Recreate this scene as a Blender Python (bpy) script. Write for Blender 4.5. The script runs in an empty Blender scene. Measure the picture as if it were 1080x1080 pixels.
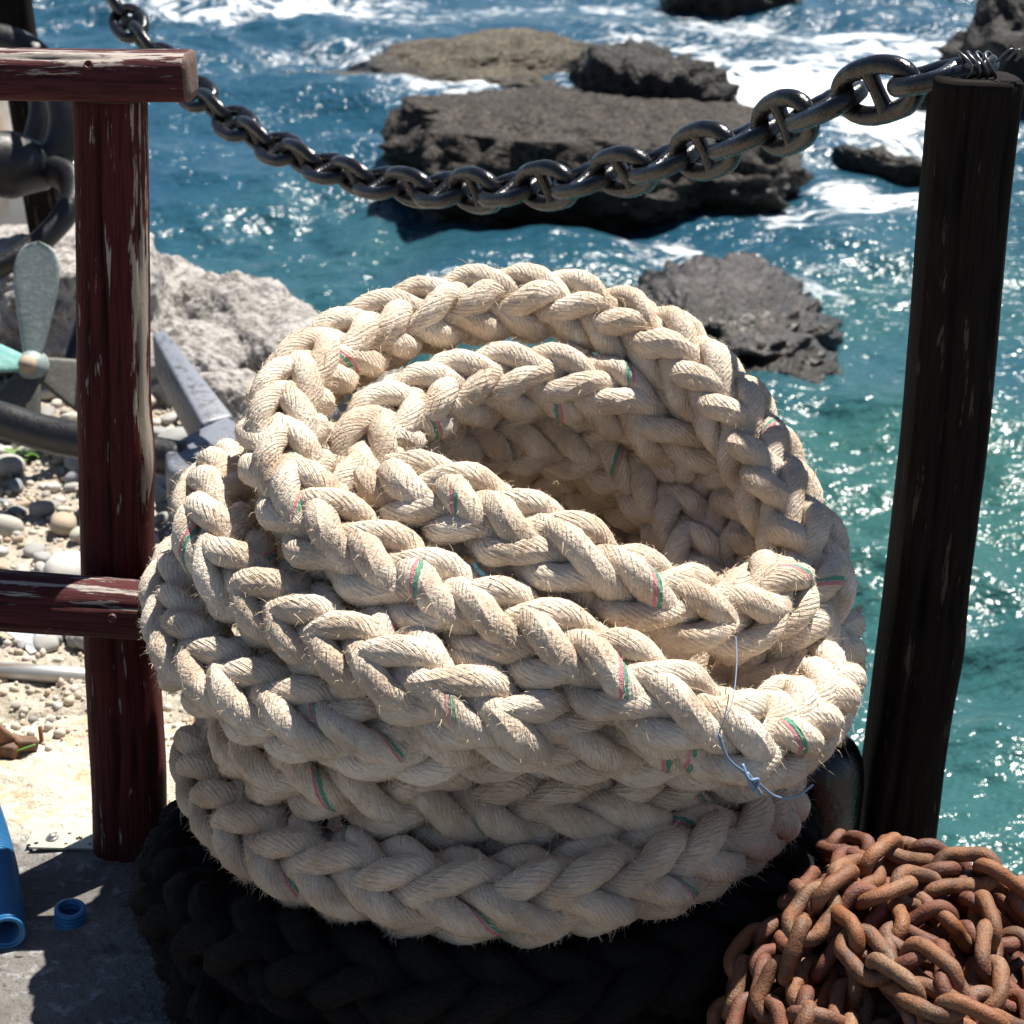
import bpy, bmesh, math, random
import numpy as np
from mathutils import Vector, Matrix, Euler, Quaternion, noise as mnoise

sc = bpy.context.scene
COL = sc.collection
rng = np.random.default_rng(11)
random.seed(4)

# ------------------------------------------------------------------ camera
CAM_H = 1.35
PITCH = math.radians(22.0)
FPX = 2000.0            # focal length for a 1080 pixel frame
cd = bpy.data.cameras.new('camera')
cam = bpy.data.objects.new('camera', cd); COL.objects.link(cam)
cam.location = (0, 0, CAM_H)
cam.rotation_euler = (math.radians(90) - PITCH, 0, 0)
cd.sensor_width = 36.0
cd.lens = 36.0 * FPX / 1080.0
cd.clip_start = 0.05; cd.clip_end = 9000
cd.dof.use_dof = True
cd.dof.focus_distance = 2.0
cd.dof.aperture_fstop = 11.5
sc.camera = cam

def ray(px, py):
    u = (px - 540) / FPX; v = (540 - py) / FPX
    c, s = math.cos(PITCH), math.sin(PITCH)
    return Vector((u, c + v * s, -s + v * c))

def at(px, py, Y):
    """point of the place seen in direction px,py that stands Y metres in front"""
    r = ray(px, py)
    return Vector((r.x, r.y, r.z)) * (Y / r.y) + Vector((0, 0, CAM_H))

def atz(px, py, z):
    r = ray(px, py)
    return r * ((z - CAM_H) / r.z) + Vector((0, 0, CAM_H))

# ------------------------------------------------------------------ light
SUN_AZ, SUN_EL = math.radians(43), math.radians(66)
w = bpy.data.worlds.new('World'); sc.world = w; w.use_nodes = True
nt = w.node_tree; nt.nodes.clear()
sky = nt.nodes.new('ShaderNodeTexSky'); sky.sky_type = 'NISHITA'; sky.sun_disc = False
sky.air_density = .75; sky.dust_density = .4
sky.sun_elevation = SUN_EL; sky.sun_rotation = SUN_AZ
bg = nt.nodes.new('ShaderNodeBackground'); bg.inputs[1].default_value = 0.05
out = nt.nodes.new('ShaderNodeOutputWorld')
nt.links.new(sky.outputs[0], bg.inputs[0]); nt.links.new(bg.outputs[0], out.inputs[0])
sd = bpy.data.lights.new('sun', 'SUN'); sd.energy = 5.0; sd.angle = math.radians(.5); sd.color = (1, .95, .87)
sun = bpy.data.objects.new('sun', sd); COL.objects.link(sun)
sdir = Vector((math.sin(SUN_AZ) * math.cos(SUN_EL), math.cos(SUN_AZ) * math.cos(SUN_EL), math.sin(SUN_EL)))
sun.rotation_euler = sdir.to_track_quat('Z', 'Y').to_euler(); sun.location = (6, 8, 12)

sc.view_settings.view_transform = 'Standard'; sc.view_settings.look = 'None'
sc.view_settings.exposure = 1.08; sc.view_settings.gamma = 1.0
sc.render.engine = 'CYCLES'
sc.cycles.use_denoising = True
sc.cycles.max_bounces = 8; sc.cycles.diffuse_bounces = 5; sc.cycles.glossy_bounces = 3
sc.cycles.caustics_reflective = False; sc.cycles.caustics_refractive = False
sc.cycles.sample_clamp_indirect = 6

# ------------------------------------------------------------------ numpy noise
def _hash(ix, iy, iz, seed):
    h = (ix.astype(np.int64) * 374761393 + iy.astype(np.int64) * 668265263 + iz.astype(np.int64) * 2147483647 + seed * 1274126177) & 0xffffffff
    h = ((h ^ (h >> 13)) * 1274126177) & 0xffffffff
    h = (h ^ (h >> 16)) & 0xffffffff
    h = (h * 2246822519) & 0xffffffff
    h = h ^ (h >> 15)
    return (h & 0xffffff) / float(0xffffff)

def vnoise(x, y, z=None, seed=0):
    if z is None: z = np.zeros_like(x)
    ix, iy, iz = np.floor(x), np.floor(y), np.floor(z)
    fx, fy, fz = x - ix, y - iy, z - iz
    fx = fx * fx * fx * (fx * (fx * 6 - 15) + 10); fy = fy * fy * fy * (fy * (fy * 6 - 15) + 10); fz = fz * fz * fz * (fz * (fz * 6 - 15) + 10)
    r = 0
    for dx in (0, 1):
        for dy in (0, 1):
            for dz in (0, 1):
                wt = (fx if dx else 1 - fx) * (fy if dy else 1 - fy) * (fz if dz else 1 - fz)
                r = r + wt * _hash(ix + dx, iy + dy, iz + dz, seed)
    return r * 2 - 1

def fbm(x, y, z=None, octv=5, seed=0, gain=.5, lac=2.03):
    a, t, f = 1.0, 0, 1.0
    for o in range(octv):
        t = t + a * vnoise(x * f + 17.3 * o, y * f - 9.1 * o, None if z is None else z * f + 5.7 * o, seed + o)
        a *= gain; f *= lac
    return t

def smooth1d(n, scale, seed):
    """smooth random curve of n samples, about -1..1"""
    x = np.arange(n) / scale
    return vnoise(x, np.full(n, seed * 3.71 + .5), None, seed)

def sstep(a, b, x):
    t = np.clip((x - a) / (b - a), 0, 1)
    return t * t * (3 - 2 * t)

# ------------------------------------------------------------------ mesh helpers
def mesh(name, V, F, mat, parent=None, uv=None, smooth=True, mats=None, midx=None, attr=None):
    """V (n,3); F (m,4) or (m,3) array, or list of faces; uv per vertex (n,2)"""
    me = bpy.data.meshes.new(name)
    V = np.asarray(V, dtype=np.float32)
    if isinstance(F, np.ndarray):
        k = F.shape[1]; m = F.shape[0]
        me.vertices.add(len(V)); me.vertices.foreach_set('co', V.ravel())
        me.loops.add(m * k); me.loops.foreach_set('vertex_index', F.astype(np.int32).ravel())
        me.polygons.add(m)
        me.polygons.foreach_set('loop_start', np.arange(0, m * k, k, dtype=np.int32))
        me.polygons.foreach_set('loop_total', np.full(m, k, dtype=np.int32))
        me.update(calc_edges=True); me.validate()
    else:
        me.from_pydata([tuple(v) for v in V], [], [tuple(int(i) for i in f) for f in F]); me.update()
    if smooth: me.polygons.foreach_set('use_smooth', np.ones(len(me.polygons), dtype=bool))
    if uv is not None:
        lay = me.uv_layers.new(name='UVMap')
        vi = np.empty(len(me.loops), dtype=np.int32); me.loops.foreach_get('vertex_index', vi)
        lay.data.foreach_set('uv', np.asarray(uv, dtype=np.float32)[vi].ravel())
    if attr:
        for an, av in attr.items():
            a = me.attributes.new(an, 'FLOAT', 'POINT'); a.data.foreach_set('value', np.asarray(av, dtype=np.float32))
    for mm in (mats or [mat]): me.materials.append(mm)
    if midx is not None: me.polygons.foreach_set('material_index', np.asarray(midx, dtype=np.int32))
    o = bpy.data.objects.new(name, me); COL.objects.link(o)
    if parent is not None: o.parent = parent
    return o

def place(o, loc=(0, 0, 0)):
    """move the object's origin to loc while its mesh stays where it is"""
    loc = Vector(loc); o.data.transform(Matrix.Translation(-loc)); o.location = loc
    return o

def thing(name, label, cat, loc=(0, 0, 0), group=None):
    o = bpy.data.objects.new(name, None); COL.objects.link(o); o.location = loc
    o.empty_display_size = .05
    return tag(o, label, cat, group)

def tag(o, label=None, cat=None, group=None, kind=None):
    if label: o['label'] = label
    if cat: o['category'] = cat
    if group: o['group'] = group
    if kind: o['kind'] = kind
    return o

def child(o, root):
    """parent a mesh that was built in world coordinates under a root Empty"""
    o.parent = root
    o.matrix_parent_inverse = Matrix.Translation(-Vector(root.location))
    return o

def grid_faces(nu, nv, wrap=False):
    """nu rows (along), nv columns (around)"""
    c = nv if wrap else nv - 1
    i = np.arange(nu - 1)[:, None]; j = np.arange(c)[None]
    j2 = (j + 1) % nv
    a = i * nv + j; b = i * nv + j2; d = (i + 1) * nv + j; e = (i + 1) * nv + j2
    return np.stack([a, b, e, d], -1).reshape(-1, 4)

def frames(P, closed=False):
    """rotation-minimising frames of a polyline"""
    P = np.asarray(P, float); n = len(P)
    T = np.gradient(P, axis=0); T /= np.linalg.norm(T, axis=1)[:, None]
    N = np.zeros_like(P)
    up = np.array([0, 0, 1.0])
    if abs(T[0] @ up) > .9: up = np.array([1.0, 0, 0])
    v = up - T[0] * (T[0] @ up); N[0] = v / np.linalg.norm(v)
    for i in range(1, n):
        v = N[i - 1] - T[i] * (N[i - 1] @ T[i]); N[i] = v / np.linalg.norm(v)
    return T, N, np.cross(T, N)

def tube(P, R, sides=12, caps=True, flat=None):
    """quads + fan caps as a plain vertex and face list"""
    P = np.asarray(P, float); n = len(P)
    R = np.broadcast_to(np.asarray(R, float), (n,))
    T, N, B = frames(P)
    th = np.arange(sides) / sides * 2 * np.pi
    fb = 1.0 if flat is None else flat
    V = P[:, None] + R[:, None, None] * (np.cos(th)[None, :, None] * N[:, None] + fb * np.sin(th)[None, :, None] * B[:, None])
    V = V.reshape(-1, 3)
    F = [tuple(f) for f in grid_faces(n, sides, True)]
    if caps:
        V = np.vstack([V, P[0] - T[0] * R[0] * .25, P[-1] + T[-1] * R[-1] * .25])
        a, b = len(V) - 2, len(V) - 1
        for j in range(sides):
            k = (j + 1) % sides
            F.append((k, j, a)); F.append(((n - 1) * sides + j, (n - 1) * sides + k, b))
    return V, F

class MB:
    def __init__(s): s.V = []; s.F = []; s.n = 0
    def add(s, V, F):
        for f in F: s.F.append(tuple(int(i) + s.n for i in f))
        s.V.append(np.asarray(V, float).reshape(-1, 3)); s.n += len(s.V[-1]); return s
    def tube(s, P, R, **k): return s.add(*tube(P, R, **k))
    def box(s, M, sx, sy, sz, bev=.0):
        bm = bmesh.new(); bmesh.ops.create_cube(bm, size=1)
        for v in bm.verts: v.co = Vector((v.co.x * sx, v.co.y * sy, v.co.z * sz))
        if bev: bmesh.ops.bevel(bm, geom=bm.edges[:], offset=bev, segments=2, affect='EDGES', profile=.6)
        bm.verts.index_update()
        V = [M @ v.co for v in bm.verts]; F = [[v.index for v in f.verts] for f in bm.faces]; bm.free()
        return s.add([tuple(v) for v in V], F)
    def build(s, name, mat, root=None, smooth=True):
        o = mesh(name, np.vstack(s.V), s.F, mat, None, smooth=smooth)
        if root is not None: child(o, root)
        return o

def spline(pts, step=.01, smoothit=0):
    """Catmull-Rom through pts, resampled by arc length"""
    p = np.asarray([tuple(q) for q in pts], float)
    p = np.vstack([2 * p[0] - p[1], p, 2 * p[-1] - p[-2]])
    o = []
    for i in range(1, len(p) - 2):
        a, b, c, d = p[i - 1], p[i], p[i + 1], p[i + 2]
        t = np.linspace(0, 1, 24, endpoint=False)[:, None]
        o.append(.5 * (2 * b + (c - a) * t + (2 * a - 5 * b + 4 * c - d) * t ** 2 + (3 * b - a - 3 * c + d) * t ** 3))
    o = np.vstack(o + [p[-2][None]])
    for _ in range(smoothit):
        o[1:-1] = .25 * o[:-2] + .5 * o[1:-1] + .25 * o[2:]
    s = np.concatenate([[0], np.cumsum(np.linalg.norm(np.diff(o, axis=0), axis=1))])
    n = max(4, int(s[-1] / step) + 1)
    u = np.linspace(0, s[-1], n)
    return np.stack([np.interp(u, s, o[:, k]) for k in range(3)], 1)

# ------------------------------------------------------------------ material helpers
class NT:
    def __init__(s, name):
        s.m = bpy.data.materials.new(name); s.m.use_nodes = True
        s.t = s.m.node_tree; s.p = s.t.nodes['Principled BSDF']
    def n(s, typ, **kw):
        nd = s.t.nodes.new(typ)
        for k, v in kw.items(): setattr(nd, k, v)
        return nd
    def put(s, sock, v):
        if isinstance(v, bpy.types.NodeSocket): s.t.links.new(v, sock)
        elif v is not None:
            if isinstance(v, (tuple, list)) and sock.type == 'RGBA' and len(v) == 3: v = (*v, 1)
            sock.default_value = v
    def coord(s, which='Object'): return s.n('ShaderNodeTexCoord').outputs[which]
    def mapping(s, vec, scale=(1, 1, 1), loc=(0, 0, 0)):
        m = s.n('ShaderNodeMapping'); s.put(m.inputs['Vector'], vec)
        m.inputs['Scale'].default_value = scale; m.inputs['Location'].default_value = loc
        return m.outputs[0]
    def noise(s, vec, scale=5, detail=4, rough=.55, dist=0, color=False):
        n = s.n('ShaderNodeTexNoise'); s.put(n.inputs['Vector'], vec)
        n.inputs['Scale'].default_value = scale; n.inputs['Detail'].default_value = detail
        n.inputs['Roughness'].default_value = rough; n.inputs['Distortion'].default_value = dist
        return n.outputs['Color' if color else 'Fac']
    def voro(s, vec, scale=5, feature='F1', out='Distance'):
        n = s.n('ShaderNodeTexVoronoi', feature=feature); s.put(n.inputs['Vector'], vec)
        n.inputs['Scale'].default_value = scale
        return n.outputs[out]
    def ramp(s, fac, *stops):
        r = s.n('ShaderNodeValToRGB'); s.put(r.inputs[0], fac)
        e = r.color_ramp.elements
        while len(e) > 1: e.remove(e[-1])
        for i, (p, c) in enumerate(stops):
            if not isinstance(c, (tuple, list)): c = (c, c, c)
            el = e[0] if i == 0 else e.new(p)
            el.position = p; el.color = (*c, 1)
        return r.outputs[0]
    def mix(s, fac, a, b, mode='MIX'):
        m = s.n('ShaderNodeMix', data_type='RGBA', blend_type=mode)
        s.put(m.inputs[0], fac); s.put(m.inputs[6], a); s.put(m.inputs[7], b)
        return m.outputs[2]
    def math(s, op, a, b=None, c=None, clamp=False):
        m = s.n('ShaderNodeMath', operation=op, use_clamp=clamp)
        s.put(m.inputs[0], a)
        if b is not None: s.put(m.inputs[1], b)
        if c is not None: s.put(m.inputs[2], c)
        return m.outputs[0]
    def attr(s, name): return s.n('ShaderNodeAttribute', attribute_name=name).outputs['Fac']
    def rnd(s): return s.n('ShaderNodeObjectInfo').outputs['Random']
    def sep(s, v):
        x = s.n('ShaderNodeSeparateXYZ'); s.put(x.inputs[0], v); return x.outputs
    def comb(s, x, y, z=0.0):
        c = s.n('ShaderNodeCombineXYZ'); s.put(c.inputs[0], x); s.put(c.inputs[1], y); s.put(c.inputs[2], z); return c.outputs[0]
    def bump(s, h, strength=.5, dist=.01, normal=None):
        b = s.n('ShaderNodeBump'); s.put(b.inputs['Height'], h)
        b.inputs['Strength'].default_value = strength; b.inputs['Distance'].default_value = dist
        if normal is not None: s.put(b.inputs['Normal'], normal)
        return b.outputs[0]
    def done(s, color=None, rough=None, normal=None, metal=None, spec=None, **kw):
        s.put(s.p.inputs['Base Color'], color)
        if isinstance(rough, tuple): rough = rough[0]
        if rough is not None: s.put(s.p.inputs['Roughness'], rough)
        if normal is not None: s.put(s.p.inputs['Normal'], normal)
        if metal is not None: s.put(s.p.inputs['Metallic'], metal)
        if spec is not None: s.put(s.p.inputs['Specular IOR Level'], spec)
        for k, v in kw.items(): s.put(s.p.inputs[k], v)
        return s.m

# ------------------------------------------------------------------ materials
def rope_mat(name, pale, mid, dirt, marked=False, dark=False):
    m = NT(name)
    uv = m.coord('UV'); x, y, _ = m.sep(uv)      # x: turns around the strand, y: metres along it
    ob = m.coord('Object')
    # yarn lay: twist of the fine yarns round the strand
    ph = m.math('MULTIPLY_ADD', y, -9.0, x)      # constant along one yarn
    lay = m.comb(m.math('MULTIPLY', ph, 13.0), m.math('MULTIPLY', y, 9.0), 0.0)
    fine = m.noise(lay, 1.0, 3, .6)
    yarn = m.math('SINE', m.math('MULTIPLY', ph, 2 * math.pi * 17))
    yarn = m.math('MULTIPLY_ADD', yarn, .5, .5)
    lay2 = m.comb(m.math('MULTIPLY', ph, 60.0), m.math('MULTIPLY', y, 60.0), 0.0)
    fib = m.noise(lay2, 1.0, 2, .5)
    big = m.noise(ob, 7, 4, .6)
    fl = m.noise(ob, 90, 3, .6)
    c = m.mix(m.ramp(big, (.34, 0), (.62, 1)), mid, pale)
    c = m.mix(m.math('MULTIPLY', m.ramp(m.noise(ob, 16, 4, .6), (.46, 0), (.62, 1)), .62), c, dirt)
    c = m.mix(m.math('MULTIPLY', m.ramp(m.noise(ob, 3.1, 5, .65), (.48, 0), (.66, 1)), .5), c, dirt if dark else (.41, .31, .22))
    c = m.mix(m.math('MULTIPLY', m.ramp(fib, (.38, 1), (.5, 0)), .28), c, tuple(k * .55 for k in mid))
    c = m.mix(m.math('MULTIPLY', m.ramp(fl, (.62, 0), (.74, 1)), .35), c, tuple(min(1, k * 1.18) for k in pale))
    if marked:
        f = m.math('FRACT', m.math('ADD', ph, .5))
        on = m.ramp(m.noise(ob, 5, 1, .5), (.48, 0), (.51, 1))
        jit = m.math('MULTIPLY_ADD', m.noise(ob, 160, 2, .5), .06, -.03)
        f = m.math('ADD', f, jit)
        g = m.ramp(f, (.0, 0), (.40, 1), (.465, 0)); p = m.ramp(f, (.0, 0), (.47, 1), (.53, 0))
        for r in (g, p): r.node.color_ramp.interpolation = 'CONSTANT'
        c = m.mix(m.math('MULTIPLY', m.math('MULTIPLY', g, on), .85), c, (.02, .27, .17))
        c = m.mix(m.math('MULTIPLY', m.math('MULTIPLY', p, on), .75), c, (.55, .13, .19))
    h = m.math('ADD', m.math('MULTIPLY', m.math('MULTIPLY', yarn, fine), .42), m.math('MULTIPLY', fine, .35))
    h = m.math('ADD', h, m.math('MULTIPLY', fib, .75))
    h = m.math('ADD', h, m.math('MULTIPLY', m.noise(ob, 260, 2, .6), .7))
    nrm = m.bump(h, .85, .0040)
    m.done(c, .95, nrm, spec=.15)
    m.p.inputs['Sheen Weight'].default_value = .0 if dark else .10
    m.p.inputs['Sheen Roughness'].default_value = .6
    return m.m

M = {}
RC = ((.78, .68, .56), (.60, .49, .375), (.42, .30, .20))
M['rope'] = rope_mat('weathered_rope', *RC)
M['rope_marked'] = rope_mat('weathered_rope_with_tracer', *RC, marked=True)
SC_ = ((.74, .60, .455), (.57, .435, .31), (.42, .27, .16))      # bottom turns: warm shade tone put into the colour, with some rust stain
M['shade_stain_rope'] = rope_mat('tan_shade_and_stain_rope', *SC_)
M['shade_stain_rope_marked'] = rope_mat('tan_shade_and_stain_rope_with_tracer', *SC_, marked=True)
M['black_rope'] = rope_mat('black_rope', (.0105, .0100, .0100), (.0050, .0049, .0053), (.015, .0135, .0120), dark=True)
def simple(name, col, rough=.6, metal=0, spec=.5, **kw):
    m = NT(name); return m.done((*col, 1), rough, metal=metal, spec=spec, **kw)
M['fuzz'] = simple('rope_fibre', (.66, .54, .39), .9, spec=.1)
M['black_fuzz'] = simple('black_rope_fibre', (.0105, .0102, .0105), .9, spec=.15)

def painted_wood(name, paint, paint2, grey, worn, wearscale, rough=.6):
    m = NT(name)
    uv = m.coord('UV'); x, y, _ = m.sep(uv)      # x metres around, y metres along
    st = m.comb(m.math('MULTIPLY', x, 170.0), m.math('MULTIPLY', y, 7.0), 0.0)
    grain = m.noise(st, 1.6, 6, .65, .4)
    st2 = m.comb(m.math('MULTIPLY', x, 95.0), m.math('MULTIPLY', y, 9.0), 3.0)
    chips = m.noise(st2, wearscale, 7, .68, .2)
    ob = m.coord('Object')
    c = m.mix(m.noise(ob, 9, 5, .6), paint, paint2)
    c = m.mix(m.ramp(grain, (.40, .9), (.53, 0)), c, tuple(k * .35 for k in paint))
    gcol = m.mix(grain, tuple(k * .5 for k in grey), grey)
    wear = m.math('ADD', chips, m.attr('wear'))
    mask = m.ramp(wear, (worn, 0), (worn + .035, 1))
    c = m.mix(mask, c, gcol)
    crack = m.attr('crack')
    c = m.mix(crack, c, (.006, .005, .005))
    h = m.math('ADD', m.math('MULTIPLY', grain, .8), m.math('MULTIPLY', mask, -.5))
    h = m.math('ADD', h, m.math('MULTIPLY', m.noise(ob, 120, 3, .6), .25))
    return m.done(c, m.mix(mask, (rough,) * 3, (.9,) * 3), m.bump(h, .6, .003), spec=.14 if paint[0] > .02 else .06)
M['red_wood'] = painted_wood('worn_maroon_paint', (.092, .017, .015), (.045, .0085, .0085), (.40, .35, .29), .585, 1.0, .75)
M['red_wood_worn'] = painted_wood('flaking_maroon_paint', (.105, .026, .026), (.034, .012, .014), (.42, .37, .33), .560, .9, .75)
M['black_wood'] = painted_wood('tarred_wood', (.0185, .0140, .0108), (.0065, .0054, .0048), (.085, .068, .052), .600, 1.1, .7)
def end_grain():
    m = NT('end_grain'); ob = m.coord('Object')
    r = m.noise(m.mapping(ob, (3, 30, 30)), 3, 5, .6)
    return m.done(m.mix(r, (.035, .016, .013), (.15, .095, .07)), .85, m.bump(r, .5, .004))
M['end_grain'] = end_grain()

def rust(name, a, b, c_, pale):
    m = NT(name); ob = m.coord('Object'); r = m.rnd()
    v = m.n('ShaderNodeVectorMath', operation='ADD'); m.put(v.inputs[0], ob)
    m.put(v.inputs[1], m.comb(m.math('MULTIPLY', r, 37.0), m.math('MULTIPLY', r, 91.0), m.math('MULTIPLY', r, 13.0)))
    v = v.outputs[0]
    n1 = m.noise(v, 45, 5, .62); n2 = m.noise(v, 16, 3, .5); n3 = m.noise(v, 420, 3, .6)
    base = m.mix(m.ramp(r, (.15, 0), (.85, 1)), a, b)
    base = m.mix(m.math('MULTIPLY', m.ramp(m.math('FRACT', m.math('MULTIPLY', r, 7.0)), (.7, 0), (.74, 1)), .75), base, (.235, .078, .020))
    col = m.mix(m.ramp(n1, (.4, 0), (.62, 1)), base, c_)
    col = m.mix(m.math('MULTIPLY', m.ramp(m.math('ADD', n2, m.math('MULTIPLY', n3, .25)), (.62, 0), (.80, 1)), .6), col, pale)
    col = m.mix(m.ramp(n3, (.35, .55), (.5, 0)), col, tuple(k * .3 for k in a))
    h = m.math('ADD', m.math('MULTIPLY', n1, .8), m.math('MULTIPLY', n3, .7))
    return m.done(col, m.ramp(n1, (.35, .5), (.65, .8)), m.bump(h, .75, .0022), spec=.45)
M['rust'] = rust('rust', (.150, .060, .025), (.085, .042, .024), (.225, .098, .044), (.26, .17, .10))
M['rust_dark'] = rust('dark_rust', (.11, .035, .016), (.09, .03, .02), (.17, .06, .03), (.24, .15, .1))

def tar(name, col, rough=.32, scale=40, b=.35, worn=(.03, .024, .02)):
    m = NT(name); ob = m.coord('Object')
    n1 = m.noise(ob, scale, 5, .6); n2 = m.noise(ob, scale * 5, 3, .6)
    c = m.mix(m.ramp(n1, (.5, 0), (.68, 1)), col, worn)
    return m.done(c, m.ramp(n2, (.3, rough * .8), (.7, rough * 1.5)), m.bump(m.math('ADD', n1, m.math('MULTIPLY', n2, .35)), b, .004), spec=.5)
M['chain_black'] = tar('black_painted_iron', (.007, .007, .009), .21, 60, .35, (.0095, .008, .007))
M['anchor_black'] = tar('black_anchor_paint', (.0045, .005, .0065), .40, 35, .45, (.008, .0075, .0075))
M['tar'] = tar('tar_coat', (.003, .003, .0036), .24, 28, .6, (.006, .0055, .0055))

def concrete(name):
    m = NT(name); ob = m.coord('Object')
    z = m.attr('zone')     # 0 slab concrete, 1 loose sandy gravel, 2 rough lip, cream for the sunlight on it
    n1 = m.noise(ob, 4, 6, .62); n2 = m.noise(ob, 30, 5, .65); n3 = m.noise(ob, 170, 3, .6)
    a = m.mix(m.ramp(n1, (.36, 0), (.64, 1)), (.105, .098, .09), (.20, .19, .178))
    a = m.mix(m.ramp(n2, (.54, 0), (.68, 1)), a, (.31, .31, .31))
    a = m.mix(m.ramp(m.noise(ob, 11, 4, .6), (.58, 0), (.66, .8)), a, (.07, .062, .055))
    a = m.mix(m.ramp(n3, (.3, .7), (.42, 0)), a, (.05, .045, .04))
    b = m.mix(m.ramp(n2, (.35, 0), (.65, 1)), (.28, .24, .185), (.42, .38, .315))
    b = m.mix(m.ramp(n3, (.34, .7), (.46, 0)), b, (.15, .125, .1))
    c = m.mix(m.ramp(n1, (.4, 0), (.6, 1)), (.46, .40, .31), (.53, .48, .40))
    c = m.mix(m.math('MULTIPLY', m.ramp(m.noise(ob, 13, 5, .7), (.54, 0), (.64, 1)), .7), c, (.50, .30, .15))
    c = m.mix(m.ramp(n3, (.33, .6), (.45, 0)), c, (.25, .2, .14))
    col = m.mix(m.math('MINIMUM', z, 1.0), a, b)
    col = m.mix(m.math('SUBTRACT', z, 1.0, clamp=True), col, c)
    h = m.math('ADD', m.math('MULTIPLY', n2, 1.0), m.math('MULTIPLY', n3, .5))
    h = m.math('ADD', h, m.math('MULTIPLY', m.voro(ob, 60), .5))
    return m.done(col, .92, m.bump(h, .75, .011), spec=.2)
M['ground'] = concrete('quay_ground')

def rock(name, dark, mid, pale, scale=1.0, wetz=None, rough=.85, spec=.3, b=1.0, speck=1.0):
    m = NT(name); ob = m.coord('Object')
    n1 = m.noise(ob, 3.2 * scale, 6, .65, .3); n2 = m.noise(ob, 17 * scale, 5, .7); v = m.voro(ob, 26 * scale)
    c = m.mix(m.ramp(n1, (.35, 0), (.65, 1)), mid, pale)
    c = m.mix(m.ramp(n2, (.36, 1), (.52, 0)), c, dark)
    n3 = m.noise(ob, 24 * scale, 5, .75)
    c = m.mix(m.ramp(n3, (.40, .8 * speck), (.52, 0)), c, dark); c = m.mix(m.ramp(n3, (.56, 0), (.66, .75 * speck)), c, tuple(min(1, k * 1.9) for k in pale))
    rg = (rough,) * 3
    if wetz is not None:
        g = m.n('ShaderNodeNewGeometry'); z = m.sep(g.outputs['Position'])[2]
        zz = m.math('ADD', z, m.math('MULTIPLY_ADD', n1, .16, -.08))
        wet = m.ramp(m.math('MULTIPLY_ADD', zz, 1.0, -wetz + .5), (.47, 1), (.55, 0))
        c = m.mix(wet, c, (.018, .015, .010)); rg = m.mix(wet, rg, (.3,) * 3)
    h = m.math('ADD', m.math('MULTIPLY', n1, 1.2), m.math('ADD', m.math('MULTIPLY', n2, 1.0), m.math('MULTIPLY', v, .5)))
    return m.done(c, rg, m.bump(h, .9, .045 * b / scale), spec=spec)
M['sea_rock'] = rock('sea_rock', (.005, .0042, .0035), (.030, .025, .021), (.080, .067, .056), 1.6, -.615)
M['dark_rock'] = rock('wet_dark_rock', (.005, .005, .005), (.018, .016, .015), (.045, .04, .036), 1.6, -.66, .6)
M['ledge_rock'] = rock('ochre_ledge_rock', (.014, .012, .008), (.07, .058, .040), (.15, .13, .095), 1.6, -.74)
M['wet_rock'] = rock('awash_rock', (.006, .005, .004), (.040, .031, .024), (.10, .085, .07), 1.6, -.715, .40, .6)
M['shore_rock'] = rock('pale_shore_rock', (.13, .115, .105), (.24, .225, .212), (.40, .385, .365), 2.2, None, .9, .2, .5, .22)

def pebble():
    m = NT('pebble'); ob = m.coord('Object'); r = m.rnd()
    base = m.ramp(r, (0, (.20, .22, .235)), (.25, (.36, .35, .32)), (.5, (.50, .45, .36)), (.7, (.55, .53, .49)), (.85, (.27, .26, .25)), (1, (.42, .32, .22)))
    n = m.noise(ob, 40, 4, .6)
    c = m.mix(m.ramp(n, (.4, .35), (.6, 0)), base, (.16, .15, .14))
    return m.done(c, .75, m.bump(m.noise(ob, 150, 3, .6), .2, .002), spec=.3)
M['pebble'] = pebble()
def grit():
    m = NT('grit'); r = m.attr('tone')
    base = m.ramp(r, (0, (.20, .20, .20)), (.25, (.34, .29, .22)), (.5, (.46, .40, .31)), (.75, (.52, .49, .44)), (1, (.34, .22, .13)))
    return m.done(base, .85, spec=.2)
M['grit'] = grit()

def water_mat():
    m = NT('sea_water')
    ob = m.coord('Object'); foam = m.attr('foam'); shal = m.attr('shallow')
    n = m.noise(ob, .9, 4, .6)
    deep = m.mix(n, (.010, .046, .080), (.014, .064, .102))
    tq = m.mix(m.noise(ob, 2.2, 4, .6), (.012, .058, .062), (.038, .115, .098))
    c = m.mix(shal, deep, tq)
    # lacy foam
    v1 = m.noise(ob, 2.3, 4, .6, 1.4); v2 = m.noise(ob, 9, 5, .7, .6)
    v1 = m.math('SUBTRACT', 1.0, m.math('MULTIPLY', m.math('ABSOLUTE', m.math('MULTIPLY_ADD', v1, 2.0, -1.0)), 2.2))
    f = m.math('ADD', m.math('MULTIPLY', v1, .42), m.math('MULTIPLY', v2, .58))
    fm = m.math('ADD', f, m.math('MULTIPLY_ADD', foam, .50, -.92))
    mask = m.ramp(fm, (.0, 0), (.20, 1))
    c = m.mix(m.math('MULTIPLY', mask, .92), c, (.80, .83, .86))
    rg = m.mix(mask, (.19,) * 3, (.6,) * 3)
    h = m.math('ADD', m.noise(m.mapping(ob, (1, 1.5, 1)), 11, 3, .5), m.math('MULTIPLY', m.noise(ob, 30, 2, .5), .2))
    h = m.math('ADD', h, m.math('MULTIPLY', mask, .4))
    return m.done(c, rg, m.bump(h, 1.0, .034), spec=.5, IOR=1.33)
M['water'] = water_mat()

FUZZ = 34.0
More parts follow.
